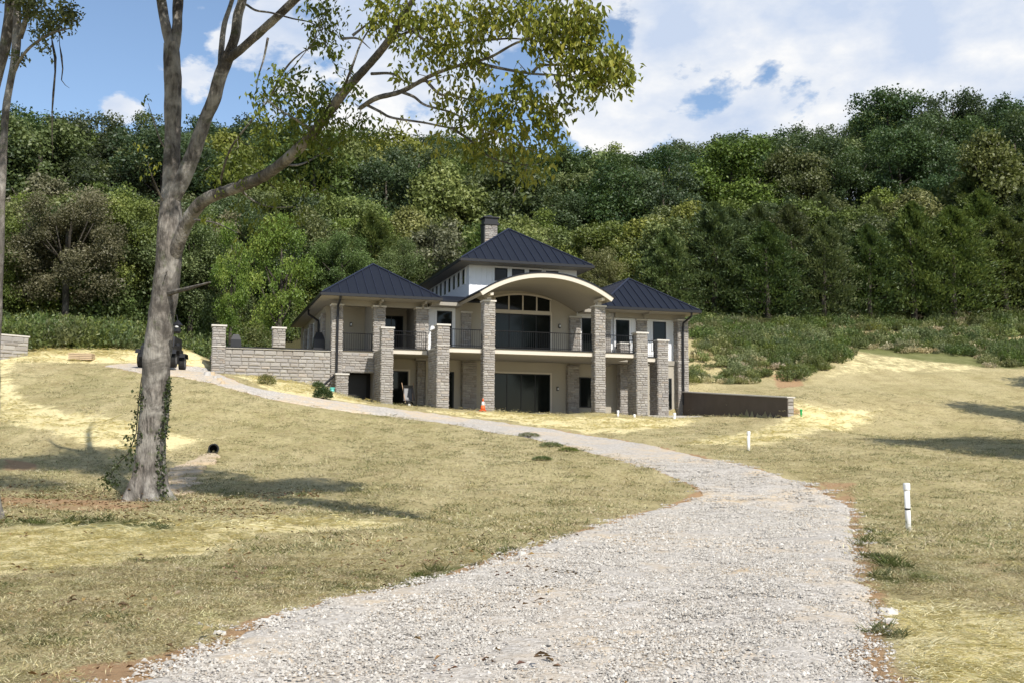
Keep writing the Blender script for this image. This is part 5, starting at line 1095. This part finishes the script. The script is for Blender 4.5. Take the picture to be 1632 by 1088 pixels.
# saplings filling the lower belt of the wood
def sapling(seed, m, H=3.6, R_=1.5, n=2200, ls=.17):
    r = np.random.default_rng(seed); k = 9; sx = r.uniform(-R_, R_, (k, 2)); hs = H*r.uniform(.6, 1, k); i = r.integers(0, k, n); t_ = r.uniform(.05, 1, n)**.8
    C = np.stack([sx[i, 0], sx[i, 1], t_*hs[i]], 1)+r.normal(0, 1, (n, 3))*(.42*(1.15-t_))[:, None]*np.array([1, 1, .5])
    return leaf_mesh('sapling', C, r.normal(0, .8, (n, 3))+[0, 0, .5], r.normal(0, 1, (n, 3))+[0, 0, .5], ls*r.uniform(.6, 1.3, n), ls*.6*r.uniform(.6, 1.3, n), m, np.clip(r.uniform(0, 1, k)[i]*.6+r.uniform(0, .4, n), 0, 1), .15)
SPL = [sapling(1, M['leaf_olive']), sapling(2, M['leaf_mid']), sapling(3, M['leaf_olive'], 4.4, 1.2), sapling(4, M['leaf_mid'], 3., 1.8), sapling(5, M['leaf_cedar'], 4., 1.3)]
scatter('woodland_saplings', world_fill((-.54, .12), 1, 26, 620), SPL[:4], .8, 1.5, label='young saplings and undergrowth between the trees left and centre', cat='saplings')
scatter('woodland_undergrowth', world_fill((.12, .54), 2, 24, 620), SPL[4:]+SPL[4:]+SPL[1:2]+SPL[4:], .8, 1.5, label='dark undergrowth between the cedars on the right', cat='undergrowth')

# ================================================================== SMALL THINGS
def gz(x, y): return float(gnd(x, y))
def ground_loc(px, py, off=0.): x, y = ground_pt(px, py); return np.array([x, y, gz(x, y)+off])
# ---- PVC clean-out pipes
def pipe(px, py, hpx, label, name='pvc_pipe', r=.052, band=False, tilt=0.):
    p = ground_loc(px, py); h = hpx/FPX*p[1]
    o = empty(name, p, 0, label, 'pipe', None); o.rotation_euler = (0, tilt, .3)
    MB().lathe([(r, -.2), (r, h-.13)], 16).build('pipe_body', M['pvc'], o, True)
    MB().lathe([(r*1.22, h-.13), (r*1.28, h-.11), (r*1.28, h-.025), (r*1.1, h), (r*.3, h+.004)], 16).build('pipe_cap', M['pvc'], o)
    if band: MB().lathe([(r*1.06, h*.44), (r*1.06, h*.44+.035)], 16).build('black_band', M['black'], o)
pipe(1448, 845, 75, 'tall white capped pipe with a black band standing in the lawn at right', band=True, tilt=-.02)
pipe(1193, 716, 30, 'white capped pipe standing beside the far bend of the driveway', tilt=.02)
pipe(985, 663, 10, 'short white pipe left of the low stone pier under the right deck', r=.05)
pipe(1011, 665, 5, 'very short white pipe stub in front of the tall pillar right of the porch', r=.05)
pipe(1075, 668, 10, 'short white pipe at the corner of house and retaining wall', r=.06)
pipe(1277, 663, 9, 'small white pipe stub beyond the end of the retaining wall', r=.03) if False else None
# green marker
p = ground_loc(1277, 663); g = empty('green_marker', p, 0, 'small green plastic marker beside the end of the retaining wall', 'marker')
MB().lathe([(.05, -.1), (.05, .25)], 10).build('post', M['green'], g); MB().lathe([(.065, .25), (.065, .31), (.03, .33)], 10).build('marker_cap', M['green'], g)
# traffic cone
p = H2W(-.22, -.75, 0); p[2] = gz(p[0], p[1]); cn_ = empty('traffic_cone', p, 0, 'orange traffic cone with a white collar in front of the left porch pillar', 'cone')
MB().box((-.17, -.17, 0), (.17, .17, .03)).build('base', M['orange'], cn_); MB().lathe([(.13, .03), (.085, .27)], 16).build('cone_body', M['orange'], cn_, True)
MB().lathe([(.087, .27), (.050, .45)], 16).build('reflective_collar', M['white'], cn_, True); MB().lathe([(.050, .45), (.022, .60), (.014, .61)], 16).build('cone_tip', M['orange'], cn_, True)
# bucket by the downspout
p = H2W(-6.95, 2.9, 0); p[2] = gz(p[0], p[1]); bk = empty('drain_fitting', p, 0, 'small teal pipe fitting in the grass below the left downspout', 'pipe fitting')
MB().lathe([(.10, -.05), (.11, .20)], 14).build('fitting_body', M['teal'], bk, True); MB().lathe([(.13, .20), (.13, .27), (.02, .275)], 14).build('fitting_rim', M['teal'], bk)
# wheelbarrow leaning upright in the left bay
p = H2W(-3.05, 3.0, -.02); wb = empty('wheelbarrow', p, HT, 'grey wheelbarrow stood on end against the wall in the left lower bay', 'wheelbarrow')
wb.location[2] = max(gz(p[0], p[1]), p[2]); T_ = MB()
tr = [(-.30, .02, .42), (.30, .02, .42), (.24, .30, 1.22), (-.24, .30, 1.22)]; tr2 = [(-.20, .26, .50), (.20, .26, .50), (.17, .46, 1.08), (-.17, .46, 1.08)]
T_.add(tr+tr2, [(0, 1, 5, 4), (1, 2, 6, 5), (2, 3, 7, 6), (3, 0, 4, 7), (4, 5, 6, 7)]); T_.build('tray', M['grey'], wb)
MB().tube([(-.12, 0, .16), (-.2, .1, .45), (-.3, .5, 1.35)], .018, 6).build('handle', M['wood'], wb); MB().tube([(.12, 0, .16), (.2, .1, .45), (.3, .5, 1.35)], .018, 6).build('handle', M['wood'], wb)
w_ = MB(); w_.tube([(.19*cos(a), 0, .20+.19*sin(a)) for a in np.linspace(0, 2*pi, 17)], .045, 6, cap=False); wl = w_.build('wheel', M['rubber'], wb); MB().tube([(0, -.03, .2), (0, .03, .2)], .07, 10).build('hub', M['lens'], wl)
# covered grills on the terrace
def grill(u, v, lab, s=1.):
    p = H2W(u, v, 2.99); g = empty('covered_grill', p, HT, lab, 'grill')
    MB().add([(-.45*s, -.3, 0), (.45*s, -.3, 0), (.45*s, .3, 0), (-.45*s, .3, 0), (-.40*s, -.27, .75), (.40*s, -.27, .75), (.36*s, .25, .85), (-.36*s, .25, .85), (-.22*s, -.12, 1.12), (.22*s, -.12, 1.12), (.2*s, .15, 1.12), (-.2*s, .15, 1.12)],
             [(0, 1, 5, 4), (1, 2, 6, 5), (2, 3, 7, 6), (3, 0, 4, 7), (4, 5, 9, 8), (5, 6, 10, 9), (6, 7, 11, 10), (7, 4, 8, 11), (8, 9, 10, 11)]).build('fabric_cover', M['black'], g)
    for a in (-.33, .33): MB().tube([(a*s, -.31, 0), (a*s, -.36, .06), (a*s, -.31, .1)], .02, 5).build('caster', M['grey'], g)
grill(-11.55, 5.0, 'black covered grill on the terrace right of the left end pier', .62)
bpy.data.objects['covered_grill'].scale = (1, 1, .72); grill(-7.35, 5.6, 'black covered grill on the terrace beside the house corner', .7)
# shrub at terrace wall, shrub under the downspout
def shrub(px, py, R_, lab, m, n=900, ls=.06):
    p = ground_loc(px, py); nl = n; d = unit(RNG.normal(size=(nl, 3))); d[:, 2] = abs(d[:, 2]); rr = RNG.uniform(.3, 1, (nl, 1))**.5*(1+.15*np.sin(d[:, 0:1]*7)*np.cos(d[:, 1:2]*6))
    C = d*rr*R_*np.array([1, 1, 1.05])+[0, 0, .05]; o = empty('shrub', p, 0, lab, 'shrub')
    link(bpy.data.objects.new('foliage', leaf_mesh('foliage', C, d+RNG.normal(0, .5, (nl, 3)), d+RNG.normal(0, .7, (nl, 3)), np.full(nl, ls)*RNG.uniform(.7, 1.4, nl), np.full(nl, ls*.5), M[m], RNG.uniform(0, 1, nl))), o)['kind'] = 'stuff'
    st_ = MB()
    for k in range(6): a = k*1.05; st_.tube([(0, 0, -.05), (.5*R_*cos(a), .5*R_*sin(a), R_*.7)], [.02, .006], 4)
    st_.build('stems', M['bark_dark'], o, kind='stuff'); return o
shrub(425, 612, .42, 'small round grey green shrub against the terrace wall', 'leaf_olive', 1600, .05); shrub(514, 634, .42, 'dark green shrub under the bent end of the left downspout', 'leaf_dark', 1500, .08)
shrub(507, 622, .30, 'smaller dark shrub beside the terrace wall near the downspout', 'leaf_dark', 700, .08)
for (x, y, r, lab) in ((843, 697, .2, 'low green tussock on the near edge of the driveway'), (905, 718, .16, 'green tussock at the left edge of the driveway below the first'), (864, 733, .14, 'small weed tussock alone in the lawn left of the driveway'), (878, 712, .2, 'tiny tussock between two larger ones on the driveway edge')):
    shrub(x, y, r*1.7, lab, 'brush', 700, .06).scale = (1.25, .8, .42)
# ---- black off-road vehicle parked at the top of the driveway, half hidden by the trunk
p0 = ground_loc(221, 587); p1 = ground_loc(294, 585); c_ = (p0+p1)/2; c_[1] = 49.5; c_[0] = (257.5-816)/FPX*49.5; c_[2] = gz(c_[0], c_[1])+.02
jeep = empty('off_road_vehicle', c_+[0, 0, -.06], .12, 'black off road vehicle parked behind the large trunk at the driveway top', 'vehicle')
def prism(mb, prof, x0, x1, mi=0):
    n = len(prof); mb.add([(x0, y, z) for y, z in prof]+[(x1, y, z) for y, z in prof], [tuple(range(n)), tuple(range(2*n-1, n-1, -1))]+[(i, i+n, (i+1) % n+n, (i+1) % n) for i in range(n)], mi); return mb
prism(MB(), [(-1.9, .42), (-1.9, 1.05), (-1.75, 1.12), (-.6, 1.18), (1.8, 1.18), (1.9, 1.1), (1.9, .42)], -.72, .72).build('body', M['black'], jeep)
prism(MB(), [(-.55, 1.185), (-.25, 1.78), (1.7, 1.80), (1.8, 1.185)], -.66, .66).build('cabin', M['black'], jeep)
prism(MB(), [(-.60, 1.25), (-.30, 1.74), (-.29, 1.70), (-.58, 1.22)], -.56, .56).build('windscreen', M['glass'], jeep)
MB().box((-.55, -1.93, .62), (.55, -1.905, 1.0)).build('grille', M['grey'], jeep)
for sx in (-1, 1):
    MB().tube([(sx*.45, -1.94, .88), (sx*.45, -1.97, .88)], .08, 14).build('headlight', M['grey'], jeep)
    for yy in (-1.25, 1.25):
        w_ = MB(); w_.tube([(sx*.80-.14, yy, .40), (sx*.80+.14, yy, .40)], .40, 20); wl = w_.build('wheel', M['rubber'], jeep); MB().tube([(sx*.80+sx*.142-.01, yy, .40), (sx*.80+sx*.142+.01, yy, .40)], .2, 14).build('rim', M['grey'], wl)
        MB().add([(sx*.73, yy-.55, .72), (sx*1.02, yy-.55, .72), (sx*1.02, yy-.4, .95), (sx*.73, yy-.4, .95), (sx*1.02, yy+.4, .95), (sx*.73, yy+.4, .95), (sx*1.02, yy+.55, .7), (sx*.73, yy+.55, .7)], [(0, 1, 2, 3), (3, 2, 4, 5), (5, 4, 6, 7)]).build('fender', M['black'], jeep)
    MB().tube([(sx*.7, -.4, 1.3), (sx*.84, -.45, 1.34)], .03, 6).box((sx*.80, -.5, 1.24), (sx*.95, -.46, 1.4)).build('wing_mirror', M['black'], jeep)
MB().box((-.8, -2.05, .5), (.8, -1.95, .66)).build('bumper', M['black'], jeep)
MB().box((-.28, -2.06, .70), (.10, -2.05, .78)).build('number_plate', M['white'], jeep)
# lantern hanging at the trunk side
p = at(283, 523, TZ-.4); ln = empty('hanging_lantern', p, 0, 'small black lantern hanging at the right side of the large trunk', 'lantern')
MB().lathe([(.02, .17), (.10, .08), (.115, .06), (.02, .05)], 10).build('lantern_roof', M['black'], ln); MB().lathe([(.05, -.12), (.075, -.08), (.07, .05)], 10).build('lantern_body', M['black'], ln); MB().lathe([(.03, -.0), (.045, .02), (.03, .045)], 8, (0, -.06, 0)).build('lantern_glass', M['lens'], ln)
MB().tube([(0, 0, .16), (-.06, .1, .3), (-.25, .2, .36)], .008, 5).build('hook', M['black'], ln)
# ---- culvert mouth and flagstone apron
cp_ = ground_loc(340, 722, .12); cv = empty('culvert_pipe', cp_, .25, 'dark round end of a black drain pipe in the bank right of the trunk', 'pipe')
m_ = MB(); pf = [(.15, -.10), (.15, .8)]; ring = []
for r_, y_ in ((.17, -.12), (.17, .9), (.13, .9), (.13, -.12)): ring.append([(r_*cos(a), y_, r_*sin(a)+.04) for a in np.linspace(0, 2*pi, 19)[:-1]])
vs = [q for rr in ring for q in rr]; fs = [(i*18+k, i*18+(k+1) % 18, ((i+1) % 4)*18+(k+1) % 18, ((i+1) % 4)*18+k) for i in range(4) for k in range(18)]
m_.add(vs, fs).build('pipe_ring', M['black'], cv); MB().tube([(0, .3, .04), (0, .32, .04)], .13, 18).build('pipe_inside', M['dark'], cv)
ap = ground_loc(300, 750); apron = empty('stone_apron', ap, 0, 'apron of tan flat stones running down from the drain pipe', 'stone apron')
r_ = random.Random(5); fl = [(334, 727), (322, 733), (312, 738), (328, 738), (300, 743), (316, 747), (290, 751), (304, 755), (280, 758), (294, 764), (276, 768), (284, 775), (302, 770), (270, 780), (286, 785)]
for (x, y) in fl:
    c = ground_loc(x, y); R_ = r_.uniform(.22, .36); n = r_.randint(6, 8); a0 = r_.uniform(0, 6); pts = [(R_*r_.uniform(.75, 1.15)*cos(a0+k*2*pi/n)*1.15, R_*r_.uniform(.75, 1.15)*sin(a0+k*2*pi/n)*1.5) for k in range(n)]
    t1 = r_.uniform(.03, .08); sl = (gz(c[0], c[1]+.4)-gz(c[0], c[1]-.4))/.8
    m_ = MB(); m_.add([(a, b, -.1+b*sl) for a, b in pts]+[(a*.95, b*.95, t1+b*sl+r_.uniform(-.01, .01)) for a, b in pts], [tuple(range(n))[::-1], tuple(range(n, 2*n))]+[(k, (k+1) % n, (k+1) % n+n, k+n) for k in range(n)])
    o = m_.build('stone', M['flag'], apron); o.location = tuple(c-ap)
# loose rocks at the foot of the terrace pier
for k, (x, y) in enumerate([(326, 590), (333, 594), (338, 598), (343, 603), (350, 606), (355, 611), (330, 599)]):
    c = ground_loc(x, y); r_ = random.Random(40+k); m_ = MB(); R_ = r_.uniform(.12, .24); n = 7
    m_.add([(R_*r_.uniform(.8, 1.1)*cos(i*2*pi/n), R_*r_.uniform(.8, 1.1)*sin(i*2*pi/n), -.05) for i in range(n)]+[(R_*.7*r_.uniform(.7, 1.1)*cos(i*2*pi/n), R_*.7*r_.uniform(.7, 1.1)*sin(i*2*pi/n), R_*.7+r_.uniform(-.03, .03)) for i in range(n)], [tuple(range(n))[::-1], tuple(range(n, 2*n))]+[(i, (i+1) % n, (i+1) % n+n, i+n) for i in range(n)])
    o = m_.build('rock', M['flag' if k % 3 else 'concrete'], None, label='pale broken rock at the driveway edge by the left end pier', cat='rock', group='broken rocks at the foot of the left end pier'); o.location = tuple(c)
# timber pallets on the far left straw
for k, (x, y) in enumerate([(122, 572), (140, 573)]):
    c = ground_loc(x, y); pl = empty('pallet_stack', c, .1, ['left of two small pale timber stacks on the far straw', 'right of two small pale timber stacks on the far straw'][k], 'timber stack')
    for j in range(4): MB().box((-.3, -.3, .02+j*.08), (.25, .3, .08+j*.08)).build('board', M['pallet'], pl)
# white edge stones along the driveway
k = 0
for (x, y, s) in [(438, 988, .05), (455, 979, .035), (424, 993, .05), (632, 942, .05), (618, 1015, .0), (790, 900, .05), (700, 925, .05), (832, 886, .06), (350, 1012, .05), (1415, 968, .09), (1420, 985, .06), (508, 972, .045), (745, 912, .045)]:
    if s == 0: continue
    c = ground_loc(x, y); r_ = random.Random(90+k); k += 1; n = 7; m_ = MB()
    m_.add([(s*1.4*r_.uniform(.8, 1.1)*cos(i*2*pi/n), s*r_.uniform(.8, 1.1)*sin(i*2*pi/n), -.03) for i in range(n)]+[(s*r_.uniform(.8, 1.1)*cos(i*2*pi/n), s*.7*r_.uniform(.7, 1.1)*sin(i*2*pi/n), s*.6+r_.uniform(-.01, .01)) for i in range(n)], [tuple(range(n))[::-1], tuple(range(n, 2*n))]+[(i, (i+1) % n, (i+1) % n+n, i+n) for i in range(n)])
    o = m_.build('stone', M['cap'], None, label='pale loose stone lying along the edge of the gravel driveway', cat='stone', group='loose stones along the driveway edge'); o.name = 'edge_stone'; o.location = tuple(c)

# ================================================================== GROUND COVER (real blades, straw and gravel)
def blades(name, n, R_, h0, h1, wd, m, lay, seed):
    """n blades in a disc; lay 0 = upright .. 1 = lying flat"""
    r = np.random.default_rng(seed); a = r.uniform(0, 2*pi, n); q = R_*np.sqrt(r.uniform(0, 1, n)); C = np.stack([q*np.cos(a), q*np.sin(a), np.full(n, .004)+lay*r.uniform(0, .02, n)], 1)
    b = r.uniform(0, 2*pi, n); el = r.uniform(.5, 1.3, n)*(1-lay)+r.uniform(-.03, .25 if lay < .8 else .10, n)*lay
    D = np.stack([np.cos(b)*np.cos(el), np.sin(b)*np.cos(el), np.sin(el)], 1); Nn = np.stack([-np.cos(b)*np.sin(el)+.2, -np.sin(b)*np.sin(el), np.cos(el)+.2], 1)
    return leaf_mesh(name, C, D, Nn, r.uniform(h0, h1, n), np.full(n, wd)*r.uniform(.6, 1.3, n), m, r.uniform(0, 1, n), .12)
def rand_ground(y0, y1, dens, test, xlim=.53):
    A_ = xlim*(y1**2-y0**2); n = int(A_*dens); Y = np.sqrt(RNG.uniform(y0**2, y1**2, n)); X = RNG.uniform(-xlim, xlim, n)*Y; k = test(X, Y); X, Y = X[k], Y[k]
    return np.stack([X, Y, gnd(X, Y)], 1)
NB = [blades('dry_blades', 55, .17, .025, .07, .0045, M['dry'], .35, 1), blades('dry_blades', 55, .17, .02, .06, .004, M['dry'], .6, 2), blades('dry_blades', 45, .16, .03, .08, .0045, M['grass'], .3, 3)]
FBm = [blades('dry_blades', 34, .34, .04, .10, .010, M['dry'], .35, 4), blades('dry_blades', 34, .34, .04, .09, .010, M['dry'], .6, 5), blades('dry_blades', 34, .32, .04, .11, .011, M['grass'], .3, 6)]
SB = [blades('straw_pieces', 70, .20, .05, .14, .006, M['straw'], .98, 7), blades('straw_pieces', 60, .20, .04, .12, .005, M['straw'], .9, 8)]
SF = [blades('straw_pieces', 40, .38, .10, .24, .014, M['straw'], .95, 9)]
GB = [blades('green_tuft', 70, .12, .06, .16, .007, M['grass'], .1, 10), blades('green_tuft', 60, .10, .05, .13, .006, M['grass'], .2, 11)]
off_road = lambda X, Y: road_sd(X, Y) > .02+RNG.uniform(-.12, .2, len(X))
stm = lambda X, Y: interp_mask(straw, X, Y); grm = lambda X, Y: interp_mask(green, X, Y); dtm = lambda X, Y: interp_mask(dirt, X, Y)
f_dry = lambda X, Y: off_road(X, Y) & (stm(X, Y) < RNG.uniform(.05, .55, len(X))) & (Y < RNG.uniform(24, 66, len(X))) & (dtm(X, Y) < RNG.uniform(.15, .8, len(X)))
f_straw = lambda X, Y: off_road(X, Y) & (stm(X, Y) > RNG.uniform(.3, .8, len(X)))
patchy = lambda X, Y, s: np.sin(X*1.3+2*np.sin(Y*.9))+np.sin(Y*1.7+1.5*np.sin(X*.7)) > s
scatter('dry_lawn_grass', rand_ground(6.5, 15, 62, f_dry), NB[:2], .7, 1.3, label='short dry lawn grass in the foreground', cat='grass')
scatter('green_lawn_shoots', rand_ground(6.5, 15, 16, lambda X, Y: f_dry(X, Y) & patchy(X, Y, .2)), NB[2:], .6, 1.2, label='sparse green shoots among the dry grass', cat='grass')
scatter('lawn_grass', rand_ground(15, 62, 11, f_dry), FBm[:2]+FBm[:1]+FBm[2:], .7, 1.3, label='short dry lawn grass on the bank', cat='grass')
scatter('straw_mulch', rand_ground(6.5, 18, 24, f_straw), SB, .8, 1.3, label='yellow straw mulch spread on the lawn', cat='straw')
scatter('straw_mulch', rand_ground(18, 56, 5, f_straw), SF, .8, 1.4, label='yellow straw spread on the bank and below the house', cat='straw')
scatter('loose_straw', rand_ground(6.5, 22, 4, lambda X, Y: off_road(X, Y)), SB, .5, .9, label='stray straws scattered over the lawn', cat='straw')
scatter('green_tufts', np.concatenate([rand_ground(6.5, 30, 22, lambda X, Y: off_road(X, Y) & (grm(X, Y) > RNG.uniform(.45, 1.1, len(X)))), rand_ground(6.5, 26, 3, lambda X, Y: (road_sd(X, Y) > 0) & (road_sd(X, Y) < .5) & patchy(X, Y, .9))]), GB, .7, 1.4, label='green grass tufts along the driveway edge', cat='grass')
# fallen brown leaves under the tree
def litter(seed):
    r = np.random.default_rng(seed); n = 14; C = np.stack([r.uniform(-.5, .5, n), r.uniform(-.5, .5, n), r.uniform(.01, .03, n)], 1); b = r.uniform(0, 6.28, n)
    return leaf_mesh('fallen_leaf', C, np.stack([np.cos(b), np.sin(b), r.uniform(-.2, .4, n)], 1), np.stack([r.normal(0, .3, n), r.normal(0, .3, n), np.ones(n)], 1), r.uniform(.05, .10, n), r.uniform(.03, .05, n), M['litter'], r.uniform(0, 1, n), .3)
M['litter'] = leafm('brown_fallen_leaves', [(0, (.10, .05, .025)), (.6, (.19, .11, .05)), (1, (.30, .20, .09))], .1, .1)
LT = [litter(1), litter(2)]
scatter('fallen_leaves', np.concatenate([rand_ground(19, 26, 3.0, lambda X, Y: (X < -4.2) & off_road(X, Y)), rand_ground(7, 19, .5, lambda X, Y: (X < 1))]), LT, .7, 1.3, label='brown fallen leaves round the foot of the large tree', cat='leaves')
# gravel
def pebbles(n, R_, s0, s1, seed):
    r = random.Random(seed); b = MB()
    for _ in range(n):
        a = r.uniform(0, 6.28); q = R_*sqrt(r.random()); s = r.uniform(s0, s1)*(1+.8*(r.random() < .08)); x, y = q*cos(a), q*sin(a); th = r.uniform(0, 3)
        j = lambda: r.uniform(.7, 1.3); ca, sa = cos(th), sin(th); P = [(s*j(), 0, 0), (0, s*.75*j(), 0), (-s*j(), 0, 0), (0, -s*.75*j(), 0), (s*.2*j(), s*.1, s*.62*j()), (-s*.2, -s*.2*j(), s*.55*j())]
        b.add([(x+px*ca-py*sa, y+px*sa+py*ca, pz) for px, py, pz in P], [(0, 1, 4), (1, 5, 4), (1, 2, 5), (2, 3, 5), (3, 4, 5), (3, 0, 4)])
    return b.mesh('gravel_stones', M['pebble'])
PB = [pebbles(70, .22, .006, .017, k) for k in range(4)]; PBF = [pebbles(60, .34, .012, .026, 10+k) for k in range(3)]
def road_pts(y0, y1, dens):
    A_ = .5*(y1**2-y0**2)*2*.53; n = int(A_*dens); Y = np.sqrt(RNG.uniform(y0**2, y1**2, n)); X = RNG.uniform(-.53, .53, n)*Y; sd = road_sd(X, Y); k = sd < RNG.normal(0, .10, n); X, Y, sd = X[k], Y[k], sd[k]
    return np.stack([X, Y, hgt(X, Y)+micro(X, Y)*.5+np.clip(-sd/.35, 0, 1)*.022+.004], 1)
scatter('loose_gravel', road_pts(6.3, 15, 26), PB, .8, 1.4, label='loose grey and white gravel on the driveway', cat='gravel', tilt=.03)
scatter('loose_gravel', road_pts(15, 34, 7), PBF, .8, 1.3, label='loose gravel on the far bend of the driveway', cat='gravel', tilt=.03)
jeep.scale = (.88, .88, .84)
